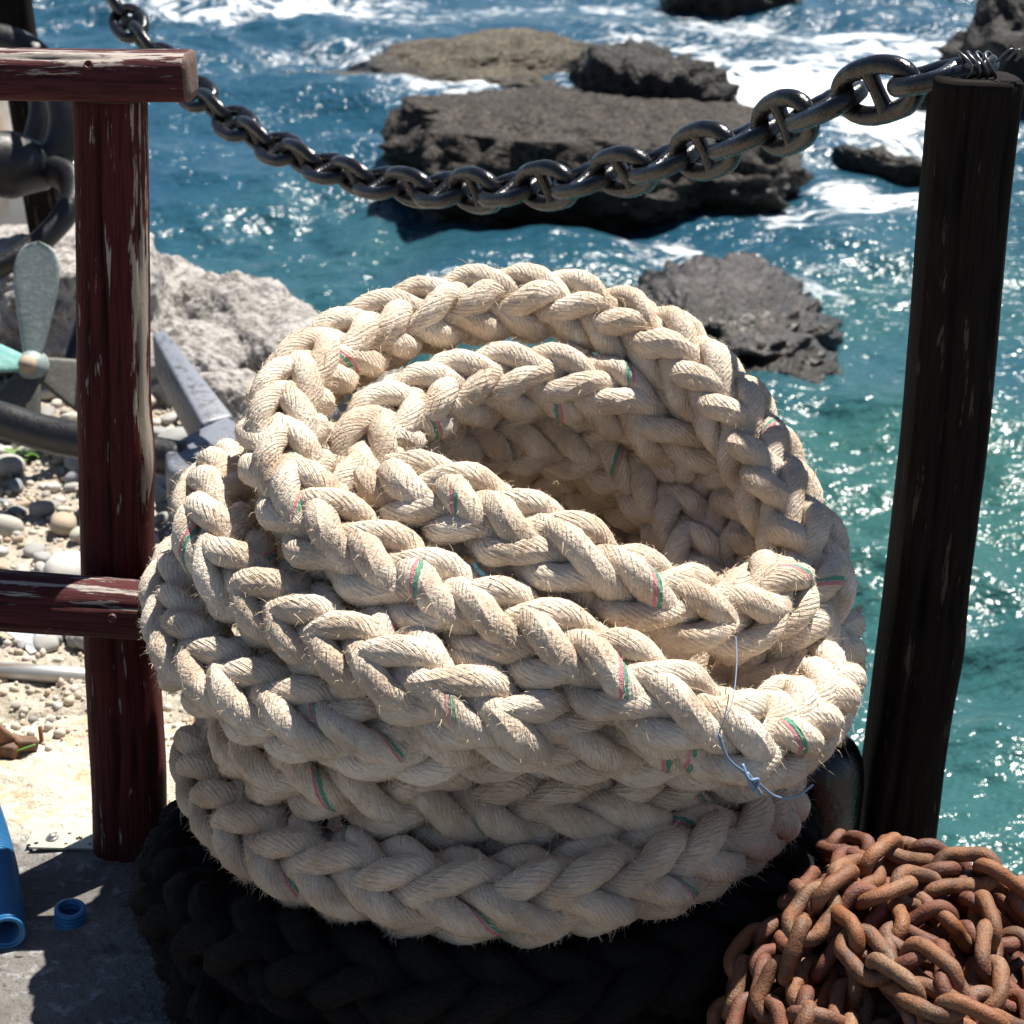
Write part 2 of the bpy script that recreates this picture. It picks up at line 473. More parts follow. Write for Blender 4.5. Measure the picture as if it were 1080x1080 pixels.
# ================================================================== SEA
WZ = -.80
def build_water():
    # rows at growing distance, columns by bearing: fine near the quay, coarse far out
    Y = np.concatenate([np.linspace(1.6, 3.2, 60), 3.2 * (24 / 3.2) ** np.linspace(0, 1, 900)[1:], 24 * (3500 / 24) ** np.linspace(0, 1, 60)[1:]])
    U = np.concatenate([np.linspace(-2.6, -.42, 90), np.linspace(-.41, .46, 640), np.linspace(.47, 2.6, 90)])
    X = Y[:, None] * U[None]; YY = np.broadcast_to(Y[:, None], X.shape)
    dy = np.gradient(Y)[:, None]; dx = Y[:, None] * np.gradient(U)[None]
    dl = np.maximum(dy, dx)
    r = np.random.default_rng(3)
    H = np.zeros_like(X)
    wx = .25 * fbm(X * .5, YY * .5, octv=3, seed=40); wy = .25 * fbm(X * .5 + 9, YY * .5, octv=3, seed=44)
    for i in range(90):
        lam = .12 * (2.8 / .12) ** r.random()
        a = math.radians(-100 + r.normal(0, 42))          # swell rolls towards the shore
        k = 2 * np.pi / lam
        amp = .0078 * lam ** .92
        fade = np.clip(lam / (3 * dl) - 1, 0, 1)
        ph = k * ((X + wx * .6) * math.cos(a) + (YY + wy * .6) * math.sin(a)) + r.random() * 6.28
        H += fade * amp * np.sin(ph)
    grp = .75 + .5 * vnoise(X * .35, YY * .35, seed=77)
    chop = 1 + .55 * (1 - sstep(.3, 1.2, np.hypot((X - 1.0) / 1.0, (YY - 4.2) / 1.5)))
    H = H * grp * chop
    foam = np.zeros_like(X)
    def blob(px, py, rx, ry, amt):
        c = atz(px, py, WZ)
        nonlocal foam
        d = np.sqrt(((X - c.x) / rx) ** 2 + ((YY - c.y) / ry) ** 2)
        foam = np.maximum(foam, amt * (1 - sstep(.25, 1.0, d)))
    for b in FOAM: blob(*b)
    foam = np.clip(foam + .16 * fbm(X * 1.1, YY * 1.1, octv=4, seed=90) * (foam > .02), 0, 1)
    # shallow turquoise near the shore, deeper blue farther out and round the rocks
    sh = 1 - sstep(5.5, 10.5, YY + 1.3 * fbm(X * .45, YY * .45, octv=4, seed=60))
    bl = atz(290, 285, WZ); sh = np.maximum(sh, .95 * (1 - sstep(.3, 1.0, np.hypot((X - bl.x) / 1.1, (YY - bl.y) / 2.2))))
    sh = sh * (.72 + .45 * vnoise(X * .9, YY * .9, seed=63))
    V = np.stack([X, YY, H + WZ], -1).reshape(-1, 3)
    o = mesh('sea', V, grid_faces(*X.shape), M['water'], attr={'foam': foam.ravel(), 'shallow': np.clip(sh, 0, 1).ravel()})
    tag(o, kind='structure')

# ================================================================== SEA ROCKS
def rock_obj(name, label, cat, mat, c, size, rz=0, tilt=(0, 0), seed=0, sub=5, boxy=.5, rough=.16, flat=None, under=0.0):
    """boulder: rounded box, broken by several octaves of noise"""
    bm = bmesh.new(); bmesh.ops.create_icosphere(bm, subdivisions=sub, radius=1)
    V = np.array([v.co for v in bm.verts]); F = [[v.index for v in f.verts] for f in bm.faces]; bm.free()
    m = np.max(np.abs(V), axis=1, keepdims=True)
    V = V * (1 - boxy) + boxy * V / m * .82
    Q = V * np.array(size) / np.mean(size)
    n0 = fbm(Q[:, 0] * 1.3 + seed * 7, Q[:, 1] * 1.3, Q[:, 2] * 1.3, 4, seed)
    n1 = fbm(Q[:, 0] * 6 + seed, Q[:, 1] * 6, Q[:, 2] * 6, 6, seed + 9, .62)
    rid = 1 - np.abs(fbm(Q[:, 0] * 2.6, Q[:, 1] * 2.6 + seed, Q[:, 2] * 2.6, 4, seed + 3))
    D = V / np.linalg.norm(V, axis=1)[:, None]
    V = V + D * (rough * n0 + rough * .34 * n1 + rough * .4 * (rid - .6))[:, None]
    if flat is not None:
        V[:, 2] = np.where(V[:, 2] > flat, flat + (V[:, 2] - flat) * .22, V[:, 2])
    if under: V[:, :2] *= (1 - under * sstep(.45, -.25, V[:, 2]))[:, None]
    V *= np.array(size)
    V += (D * np.array([1, 1, .6]) * (np.array(size).min() * .06 * fbm(V[:, 0] * 16, V[:, 1] * 16, V[:, 2] * 16, 4, seed + 21, .65))[:, None])
    R = np.array(Euler((tilt[0], tilt[1], rz)).to_matrix())
    V = V @ R.T
    o = mesh(name, V, np.array(F), mat); o.location = c
    return tag(o, label, cat)

FOAM = [  # px, py, half width, half length, amount
    (700, 62, 1.5, 2.2, .80), (860, 95, 1.5, 2.6, 1.0), (940, 135, .9, 1.6, .95), (900, 205, .42, 1.0, 1.0), (965, 215, .45, .7, .9),
    (760, 40, 1.8, 2.5, .7), (930, 55, 1.8, 2.6, .85), (1010, 160, .6, 1.2, .8), (620, 75, .7, 1.5, .85), (480, 105, .8, 1.3, .72),
    (420, 85, .8, 1.5, .8), (330, 62, 1.2, 1.7, .6), (300, 8, 3.2, 1.6, .85), (450, 12, 2.4, 2.0, .62), (600, 12, 2.5, 2.5, .55),
    (400, 140, .5, 1.0, .62), (840, 235, .45, .6, .7), (690, 270, .5, .5, .55), (720, 330, .5, .6, .55), (880, 300, .3, .7, .5), (1040, 90, .9, 2.2, .85)]
build_water()

def wl(px, py): return atz(px, py, WZ)
c = wl(640, 190)
rock_obj('sea_rock', 'broad flat-topped grey brown rock slab in the sea behind the sagging chain', 'rock', M['sea_rock'],
         (c.x + .02, 10.0, -.80), (1.16, 1.30, .52), rz=-.10, tilt=(-.035, .05), seed=3, sub=6, boxy=.34, rough=.15, flat=.66, under=.18)
c = at(685, 88, 11.35)
rock_obj('sea_rock', 'small jagged black rock perched behind the flat grey slab', 'rock', M['dark_rock'],
         (c.x, 11.05, -.60), (.48, .42, .34), rz=.2, seed=12, sub=5, boxy=.2, rough=.26)
c = wl(475, 75)
rock_obj('sea_rock', 'low ochre rock ledge awash with foam, left of the flat grey slab', 'rock', M['ledge_rock'],
         (c.x + .22, 13.6, -.81), (.85, 1.0, .19), rz=.25, tilt=(.0, -.14), seed=23, sub=6, boxy=.3, rough=.2)
rock_obj('sea_rock', 'thin sandy brown rock tongue barely above the foam at the left', 'rock', M['ledge_rock'],
         (wl(370, 78).x, 12.9, -.80), (.60, .5, .085), rz=-.1, seed=28, sub=5, boxy=.2, rough=.2)
c = wl(775, 14)
rock_obj('sea_rock', 'distant black rock cut by the top edge of the photo', 'rock', M['dark_rock'],
         (c.x, 17.3, -.70), (.64, .55, .42), seed=31, sub=5, boxy=.35, rough=.2)
c = wl(1075, 120)
rock_obj('sea_rock', 'tall black rock rising behind the top of the tarred post', 'rock', M['dark_rock'],
         (c.x + .12, 12.1, -.62), (.58, .6, .62), rz=.3, tilt=(0, -.25), seed=42, sub=5, boxy=.3, rough=.22)
c = wl(790, 330)
rock_obj('sea_rock', 'half submerged wet brown rock just behind the right side of the beige rope', 'rock', M['wet_rock'],
         (c.x - .17, 7.15, -.86), (.46, 1.05, .20), rz=-.12, tilt=(.03, -.10), seed=51, sub=6, boxy=.2, rough=.34)
c = wl(925, 172)
rock_obj('sea_rock', 'thin dark reef ridge poking out of white foam left of the tarred post', 'rock', M['dark_rock'],
         (c.x, c.y, -.82), (.40, .07, .10), rz=-.95, seed=60, sub=5, boxy=.2, rough=.25)
rock_obj('sea_rock', 'small dark stone in the foam against the tarred post', 'rock', M['dark_rock'],
         (wl(985, 115).x, wl(985, 115).y, -.80), (.16, .3, .12), rz=.2, seed=66, sub=4, boxy=.2, rough=.22)

# ================================================================== LAND
# the land's edge, from the right along the quay and back along the shore
EDGE = [(9, 1.75), (2.5, 1.95), (.9, 1.96), (.60, 2.10), (.45, 2.19), (.15, 2.42), (-.05, 2.75), (-.18, 3.3), (-.30, 3.85), (-.62, 4.35), (-.82, 4.75), (-1.25, 5.3), (-1.9, 6.2), (-3.2, 7.4), (-6, 8.2), (-14, 9)]
def edge_dist(X, Y):
    """signed distance to the edge, positive on land"""
    d = np.full(X.shape, 1e9); sgn = np.ones(X.shape)
    for (ax, ay), (bx, by) in zip(EDGE[:-1], EDGE[1:]):
        vx, vy = bx - ax, by - ay
        t = np.clip(((X - ax) * vx + (Y - ay) * vy) / (vx * vx + vy * vy), 0, 1)
        dd = np.hypot(X - ax - t * vx, Y - ay - t * vy)
        cr = vx * (Y - ay) - vy * (X - ax)       # >0: left of travel = front (land)
        up = dd < d
        sgn = np.where(up, np.where(cr > 0, 1.0, -1.0), sgn); d = np.where(up, dd, d)
    return d * sgn
def ground_z(X, Y, full=False):
    X = np.asarray(X, float); Y = np.asarray(Y, float)
    w1 = fbm(X * 2.2, Y * 2.2, octv=4, seed=5)
    slab_edge = 2.46 + .07 * w1 + .12 * np.clip(X + .8, -1, 1)
    gz = sstep(-.02, .07, Y - slab_edge)                       # 0 slab, 1 gravel
    z = -gz * (.045 + .012 * w1) + .006 * fbm(X * 6, Y * 6, octv=4, seed=8) * (.5 + gz)
    sunlit_lip = sstep(2.17, 2.27, Y + .05 * w1 + .10 * (X + .6)) * (1 - gz)   # rough lip along the slab's back, its sunlit look put into the colour
    z = z + sunlit_lip * (.010 + .010 * fbm(X * 14, Y * 14, octv=4, seed=15)) + gz * .006 * fbm(X * 30, Y * 30, octv=3, seed=19)
    zone = gz + 2 * sunlit_lip * (1 - gz)
    # low ochre bank at the back of the gravel
    ed = edge_dist(X, Y) + .05 * w1
    z = np.where(ed < .06, z - 1.5 * sstep(.06, -.22, ed), z)
    z = z - .02 * np.clip(Y - 3.0, 0, 2)
    return (z, zone) if full else z
def axis(*segs):
    a = []
    for lo, hi, n in segs: a.append(np.linspace(lo, hi, n, endpoint=False))
    return np.concatenate(a + [[segs[-1][1]]])
gx = axis((-14, -2.2, 40), (-2.2, -1.0, 60), (-1.0, -.2, 130), (-.2, .9, 110), (.9, 9, 40))
gy = axis((-6, 1.0, 40), (1.0, 1.5, 40), (1.5, 2.7, 190), (2.7, 5.0, 170), (5.0, 9.2, 50))
GX, GY = np.meshgrid(gx, gy)
GZ, zone = ground_z(GX, GY, True)
o = mesh('ground', np.stack([GX, GY, GZ], -1).reshape(-1, 3), grid_faces(*GX.shape), M['ground'], attr={'zone': zone.ravel()})
tag(o, kind='structure')
def gz_at(x, y): return float(ground_z(np.array([x]), np.array([y]))[0])

# pale rock ledge along the shore
def shore_rock(label, px, py, Y, size, rz, seed, tilt=(0, 0), boxy=.35):
    p = at(px, py, Y)
    return rock_obj('shore_rock', label, 'rock', M['shore_rock'], (p.x, p.y, p.z - size[2] * .8), size, rz, tilt, seed, 6, boxy, .10)
shore_rock('long pale grey weathered rock ledge along the waterline behind the beige rope', 262, 330, 4.55, (.22, .62, .42), .62, 5, (.0, .0), .4)
shore_rock('tall pale rock ledge end seen right of the maroon post top', 165, 300, 5.0, (.24, .50, .44), .55, 9)
shore_rock('rough lower grey boulder in the shade behind the black anchor', 195, 358, 4.3, (.15, .2, .2), .3, 14)
shore_rock('knobbly pale boulder next to the anchor fluke, under the long ledge', 236, 402, 3.98, (.095, .10, .14), .2, 15)
shore_rock('pale boulder between the maroon post and the propeller blade', 95, 262, 4.55, (.20, .35, .30), .2, 16)
shore_rock('shaded low boulder at the far left behind the propeller', 20, 262, 4.6, (.25, .3, .16), .4, 19)

# white block with rust stains
def stained_white():
    m = NT('rust_stained_white_paint'); ob = m.coord('Object')
    st = m.noise(m.mapping(ob, (9, 9, 2)), 1.6, 5, .65)
    c = m.mix(m.ramp(st, (.52, 0), (.70, 1)), (.70, .68, .62), (.50, .26, .09))
    c = m.mix(m.ramp(m.noise(ob, 40, 3, .6), (.6, 0), (.75, .4)), c, (.3, .27, .24))
    return m.done(c, .7, m.bump(m.noise(ob, 60, 3, .6), .25, .004), spec=.3)
M['white_block'] = stained_white()
b = MB(); p = at(5, 222, 4.9)
b.box(Matrix.Translation((p.x - .22, p.y + .2, p.z - .02)) @ Matrix.Rotation(.35, 4, 'Z'), .78, .5, .17, .015)
b.box(Matrix.Translation((p.x - .34, p.y + .36, p.z + .22)) @ Matrix.Rotation(.35, 4, 'Z'), .62, .24, .36, .015)
o = b.build('concrete_block', M['white_block']); place(o, (p.x - .22, p.y + .2, p.z - .1))
tag(o, 'white painted stepped block with rust stains behind the black anchor at the far left', 'block')

# ================================================================== ROPES
PITCH_R = .395
def braid(C, root, rad, mat, mat2=None, s0=0.0, cut=None, seed=0, name='rope_turn', pitch=PITCH_R, step=.0065, fuzz=0, fuzzmat=None, flen=.0068, sides=14, lump=.0017, round_ends=(False, False)):
    """plait of six pairs of strands along centre line C; cut: list of (i0,i1) pieces, each its own mesh"""
    C = np.asarray(C); n = len(C)
    T, N, B = frames(C)
    s = np.concatenate([[0], np.cumsum(np.linalg.norm(np.diff(C, axis=0), axis=1))])
    om = 2 * np.pi / pitch
    warp = .016 * smooth1d(n, 38, seed + 1)                # uneven pitch
    roll = .55 * smooth1d(n, 160, seed + 2)
    q = rad / .0525
    strands = []
    for pair, (sg, ph) in enumerate([(1, 2 * np.pi * i / 3) for i in range(3)] + [(-1, 2 * np.pi * i / 3 + np.pi / 3) for i in range(3)]):
        for mem in (0, 1):
            k = pair * 2 + mem
            off = (mem - .5) * .0615 * q * (1 + .20 * smooth1d(n, 22, seed + 30 + k))
            u = om * (s + off + warp)
            th = sg * u + ph + roll
            wv = np.cos(3 * u - np.pi / 2) * sg           # weave: over / under
            R = (.0270 + .0112 * wv + .0022 * smooth1d(n, 12, seed + 50 + k)) * q
            rd = np.cos(th)[:, None] * N + np.sin(th)[:, None] * B
            P = C + rd * R[:, None]
            tg = np.gradient(P, axis=0); tg /= np.linalg.norm(tg, axis=1)[:, None]
            rr = rd - tg * np.sum(rd * tg, 1)[:, None]; rr /= np.linalg.norm(rr, axis=1)[:, None]
            bb = np.cross(tg, rr)
            a = (.0160 + .0012 * wv + .0019 * smooth1d(n, 9, seed + 70 + k)) * q     # half width
            h = (.0146 + .0010 * wv + .0016 * smooth1d(n, 8, seed + 90 + k)) * q      # half height
            env = np.ones(n)
            if round_ends[0]: env = env * np.sqrt(np.clip((s + .004) / .03, 0, 1))
            if round_ends[1]: env = env * np.sqrt(np.clip((s[-1] - s + .004) / .03, 0, 1))
            arc = np.concatenate([[0], np.cumsum(np.linalg.norm(np.diff(P, axis=0), axis=1))])
            strands.append((P, rr, bb, a * env, h * env, arc))
    th = np.arange(sides + 1) / sides * 2 * np.pi         # seam kept open for the UVs
    objs = []
    r = np.random.default_rng(seed)
    for (i0, i1) in (cut or [(0, n)]):
        V, F, UV, MI, base = [], [], [], [], 0
        FV, FF, fb = [], [], 0
        for k, (P, rr, bb, a, h, arc) in enumerate(strands):
            sl = slice(i0, i1); m = i1 - i0
            P_, rr_, bb_ = P[sl], rr[sl], bb[sl]
            ring = (P_[:, None] + (h[sl, None] * np.cos(th)[None])[..., None] * rr_[:, None] + (a[sl, None] * np.sin(th)[None])[..., None] * bb_[:, None])
            # lumpy surface
            nr = ring - P_[:, None]; nl = nr / (np.linalg.norm(nr, axis=-1, keepdims=True) + 1e-9)
            d = lump * fbm(ring[..., 0] * 60, ring[..., 1] * 60, ring[..., 2] * 60, 4, seed + 5)
            d[:, -1] = d[:, 0]
            yl = np.cos(2 * np.pi * 7 * (th[None] / (2 * np.pi) - 9.0 * arc[sl, None]))
            d = d + .00022 * yl
            ring = ring + nl * (d * q)[..., None]
            V.append(ring.reshape(-1, 3)); F.append(grid_faces(m, sides + 1) + base)
            uu = np.broadcast_to(th[None] / (2 * np.pi), (m, sides + 1)) + k * .37
            vv = np.broadcast_to(arc[sl, None] + k * 1.3, (m, sides + 1))
            UV.append(np.stack([uu, vv], -1).reshape(-1, 2))
            MI.append(np.full(len(F[-1]), 1 if (mat2 is not None and k in (2, 5)) else 0)); base += m * (sides + 1)
            if fuzz:
                c = int(fuzz * m)
                ii = r.integers(0, m, c); jj = r.integers(0, sides, c)
                p0 = ring[ii, jj]; nv = nl[ii, jj]
                outw = np.sum((p0 - C[i0:i1][ii]) * nv, 1) > .35 * np.linalg.norm(p0 - C[i0:i1][ii], axis=1)
                p0, nv, ii = p0[outw], nv[outw], ii[outw]; c = len(p0)
                tgv = np.gradient(P_, axis=0)[ii]; tgv /= np.linalg.norm(tgv, axis=1)[:, None]
                along = tgv * np.where(r.random(c) < .5, -1, 1)[:, None] * .9
                dirv = nv * r.uniform(.25, 1.0, c)[:, None] + along * r.uniform(.2, 1.2, c)[:, None] + r.normal(0, .45, (c, 3))
                dirv /= np.linalg.norm(dirv, axis=1)[:, None]
                L = flen * r.lognormal(-.5, .55, c)[:, None]; L = np.minimum(L, flen * 2.6)
                wd = np.cross(dirv, r.normal(0, 1, (c, 3))); wd /= np.linalg.norm(wd, axis=1)[:, None]
                W = .00024 * r.uniform(.7, 1.4, c)[:, None] * (1 if flen < .02 else 1.3)
                curl = r.normal(0, .45, (c, 3)); g = np.array([0, 0, -.25])
                p1 = p0 + dirv * L * .5 + curl * L * .12; p2 = p0 + dirv * L * .95 + (curl * .45 + g) * L
                b0 = p0 - nv * .0006
                FV.append(np.stack([b0 - wd * W, b0 + wd * W, p1 + wd * W * .8, p1 - wd * W * .8, p2 + wd * W * .35, p2 - wd * W * .35], 1).reshape(-1, 3))
                i6 = np.arange(c)[:, None] * 6 + fb
                FF.append(np.concatenate([i6 + np.array([[0, 1, 2, 3]]), i6 + np.array([[3, 2, 4, 5]])])); fb += 6 * c
        if fuzz:
            # tufts of broken yarn standing out here and there
            nt_ = max(3, int((i1 - i0) * .055))
            for _t in range(nt_):
                P, rr, bb, a, h, arc = strands[int(r.integers(0, 12))]
                i = int(r.integers(i0 + 2, i1 - 2)); t_ = r.uniform(-1.2, 1.2)
                nv = math.cos(t_) * rr[i] + math.sin(t_) * bb[i]; p0 = P[i] + math.cos(t_) * rr[i] * h[i] + math.sin(t_) * bb[i] * a[i]
                if (p0 - C[i]) @ nv < .4 * np.linalg.norm(p0 - C[i]): continue
                tg_ = P[i + 1] - P[i - 1]; tg_ /= np.linalg.norm(tg_); c = int(r.integers(12, 40))
                base_d = nv * r.uniform(.2, .8) + tg_ * r.choice([-1, 1]) * r.uniform(.4, 1.2) + r.normal(0, .25, 3)
                dirv = base_d + r.normal(0, .34, (c, 3)); dirv /= np.linalg.norm(dirv, axis=1)[:, None]
                L = flen * r.uniform(.9, 2.8, c)[:, None]; p0 = p0 + r.normal(0, .0022, (c, 3)) - nv * .001
                wd = np.cross(dirv, r.normal(0, 1, (c, 3))); wd /= np.linalg.norm(wd, axis=1)[:, None]; W = .00030
                curl = r.normal(0, .35, (c, 3)); p1 = p0 + dirv * L * .5 + curl * L * .1; p2 = p0 + dirv * L * .95 + (curl * .5 + np.array([0, 0, -.2])) * L
                FV.append(np.stack([p0 - wd * W, p0 + wd * W, p1 + wd * W * .8, p1 - wd * W * .8, p2 + wd * W * .3, p2 - wd * W * .3], 1).reshape(-1, 3))
                i6 = np.arange(c)[:, None] * 6 + fb
                FF.append(np.concatenate([i6 + np.array([[0, 1, 2, 3]]), i6 + np.array([[3, 2, 4, 5]])])); fb += 6 * c
        o = mesh(name, np.vstack(V), np.vstack(F), mat, uv=np.vstack(UV), mats=[mat, mat2] if mat2 else [mat], midx=np.concatenate(MI))
        child(o, root)
        if fuzz:
            f = mesh('fuzz', np.vstack(FV), np.vstack(FF), fuzzmat, smooth=False); f.parent = o
        objs.append(o)
    return objs

def P_(px, py, Y): return at(px, py, Y)
W_ = lambda x, y, z: Vector((x, y, z))
beige = [P_(398,522,1.93),P_(445,528,1.88),P_(510,548,1.84),P_(580,582,1.80),P_(650,617,1.79),P_(720,645,1.81),P_(785,652,1.85),P_(832,630,1.91),
 W_(.335,2.05,.38),W_(.28,2.2,.44),P_(745,505,2.25),P_(705,450,2.24),P_(645,415,2.25),P_(570,400,2.25),P_(490,410,2.23),P_(425,438,2.16),P_(378,482,2.06),
 W_(-.17,1.93,.46),W_(-.12,1.87,.39),W_(.03,1.82,.35),W_(.17,1.87,.34),W_(.25,2.0,.36),P_(742,598,2.13),P_(722,538,2.23),P_(662,486,2.29),P_(580,461,2.32),P_(502,462,2.30),P_(438,486,2.2),
 W_(-.2,1.98,.45),W_(-.1,1.86,.355),W_(.05,1.80,.325),W_(.2,1.82,.33),W_(.30,1.88,.385),P_(840,605,2.0),P_(825,545,2.06),P_(795,470,2.15),P_(750,415,2.21),P_(690,362,2.28),P_(620,330,2.32),P_(555,319,2.33),P_(490,323,2.32),P_(420,342,2.28),P_(360,372,2.21),
 P_(314,405,2.12),P_(297,455,2.02),P_(311,515,1.93),P_(350,565,1.86),P_(415,607,1.81),P_(500,655,1.76),P_(590,700,1.72),P_(670,735,1.69),P_(745,768,1.68),P_(795,785,1.72),P_(825,760,1.80),P_(843,700,1.92),
 P_(838,640,2.06),W_(.24,2.26,.42),W_(0,2.43,.45),W_(-.3,2.25,.5),P_(228,530,2.02),P_(240,590,1.92),P_(292,640,1.85),P_(365,690,1.77),P_(450,727,1.71),P_(550,752,1.70),P_(640,770,1.74),P_(720,778,1.77),P_(780,780,1.83),P_(825,765,1.92),
 W_(.30,2.05,.31),W_(.25,2.2,.32),W_(.1,2.42,.34),W_(-.15,2.40,.37),W_(-.33,2.22,.42),P_(200,605,2.06),P_(195,645,1.98),P_(205,690,1.89),P_(258,730,1.81),P_(340,755,1.75),P_(430,768,1.73),P_(520,775,1.76),P_(620,775,1.81),P_(720,765,1.88),
 W_(.27,2.02,.28),W_(.2,2.22,.25),W_(0,2.31,.24),W_(-.22,2.22,.25),W_(-.30,2.03,.29),P_(268,790,1.87),P_(335,815,1.79),P_(420,834,1.76),P_(520,843,1.755),P_(630,840,1.76),P_(725,812,1.82),
 W_(.25,2.0,.22),W_(.2,2.2,.2),W_(0,2.29,.19),W_(-.24,2.18,.2),P_(230,785,2.02),P_(237,835,1.90),P_(272,880,1.81),P_(335,916,1.735),P_(430,938,1.685),P_(530,945,1.665),P_(640,926,1.68),P_(735,880,1.75),P_(800,825,1.88),
 W_(.25,2.08,.19),W_(.16,2.24,.18)]
C0 = spline(beige, .0065, 60)
def relax(C, dmin, its=60, lock=.14):
    C = C.copy(); O = C.copy(); st = 6
    s = np.arange(len(C)) * .0065
    for _ in range(its):
        c = C[::st]; n = len(c)
        D = c[:, None] - c[None]; L = np.sqrt((D ** 2).sum(-1)) + 1e-9
        near = np.abs(np.arange(n)[:, None] - np.arange(n)[None]) * .0065 * st < .30
        wgt = np.where((L < dmin) & ~near, (dmin - L) / L * .12, 0)
        f = (D * wgt[..., None]).sum(1)
        f = np.clip(f, -.004, .004)
        for _k in range(3): f[1:-1] = .25 * f[:-2] + .5 * f[1:-1] + .25 * f[2:]
        F3 = np.stack([np.interp(np.arange(len(C)), np.arange(n) * st, f[:, k]) for k in range(3)], 1)
        C += F3; C += (O - C) * lock
        C[:, 2] = np.maximum(C[:, 2], .235)
    return C
C0 = relax(C0, .090)
C0 = spline(C0[::4], .0065, 10)
# cut the rope into its turns, each at the hidden back left of the coil
root = thing('rope_coil', 'thick beige plaited mooring rope coiled in a tall pile on top of the black rope', 'rope', (0, 2.0, .2))
ang = np.unwrap(np.arctan2(C0[:, 1] - 2.0, C0[:, 0] - .0))
target = math.radians(-235)
cuts = [0]
kk = ang[0]
lev = math.floor((ang[0] + math.radians(235)) / (2 * math.pi)) + 1
while True:
    idx = np.nonzero(ang >= lev * 2 * math.pi - math.radians(235))[0]
    if len(idx) == 0: break
    if idx[0] > 60: cuts.append(int(idx[0]))
    lev += 1
cuts.append(len(C0))
print('rope length', len(C0) * .0065, 'cuts', cuts)
pieces = [(a, min(b_ + 1, len(C0))) for a, b_ in zip(cuts[:-1], cuts[1:]) if b_ - a > 10]
TURNS = braid(C0, root, .0518, M['rope'], M['rope_marked'], cut=pieces, seed=7, fuzz=FUZZ, fuzzmat=M['fuzz'], round_ends=(True, True))

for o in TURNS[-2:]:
    o.data.materials[0] = M['shade_stain_rope']; o.data.materials[1] = M['shade_stain_rope_marked']
# the black rope under it
def ring_turns(spec, z_wob, seed):
    pts = []
    for k, (R, z, cx, cy) in enumerate(spec):
        for j in range(12):
            a = j / 12 * 2 * math.pi - 2.2
            t = j / 12
            R2, z2, cx2, cy2 = spec[min(k + 1, len(spec) - 1)]
            f = max(0, (t - .7) / .3)
            rr = R + (R2 - R) * f; zz = z + (z2 - z) * f
            jx = random.uniform(-1, 1)
            pts.append((cx + (cx2 - cx) * f + rr * (1 + .03 * jx) * math.cos(a), cy + rr * (1 + .03 * jx) * math.sin(a), zz + z_wob * random.uniform(-1, 1)))
    return pts
broot = thing('rope_coil', 'fuzzy black plaited mooring rope coiled on the quay under the beige rope', 'rope', (-.05, 2.0, 0))
spec = [(.25, .055, -.035, 1.97), (.372, .055, -.040, 1.965), (.350, .150, -.035, 1.975), (.24, .150, -.03, 1.98)]
CB = spline(ring_turns(spec, .008, 3), .0085, 80)
nb = len(CB); q4 = [int(nb * i / 4) for i in range(5)]
braid(CB, broot, .060, M['black_rope'], None, cut=[(q4[i], min(q4[i + 1] + 1, nb)) for i in range(4)], seed=91, pitch=.39, step=.0085, fuzz=FUZZ * 1.6, fuzzmat=M['black_fuzz'], flen=.016, lump=.004, sides=12)

# pale blue twine hanging out of the coil
p = [at(776, 668, 1.80), at(777, 700, 1.70), at(772, 742, 1.615), at(758, 775, 1.60), at(768, 800, 1.605), at(786, 815, 1.62), at(800, 826, 1.64), at(818, 840, 1.66), at(838, 841, 1.70), at(857, 828, 1.75)]
b = MB(); b.tube(spline(p[3:], .004), .0015, sides=6); b.tube(spline(p[:5], .004), .0006, sides=5)
b.tube(spline([at(783, 806, 1.622), at(790, 822, 1.615), at(800, 822, 1.625), at(795, 834, 1.62), at(788, 815, 1.618), at(803, 838, 1.63)], .003), .0018, sides=6)
o = b.build('twine', simple('pale_blue_twine', (.15, .23, .35), .45)); place(o, p[6])
tag(o, 'thin pale blue twine knotted round the right side of the beige rope', 'twine')
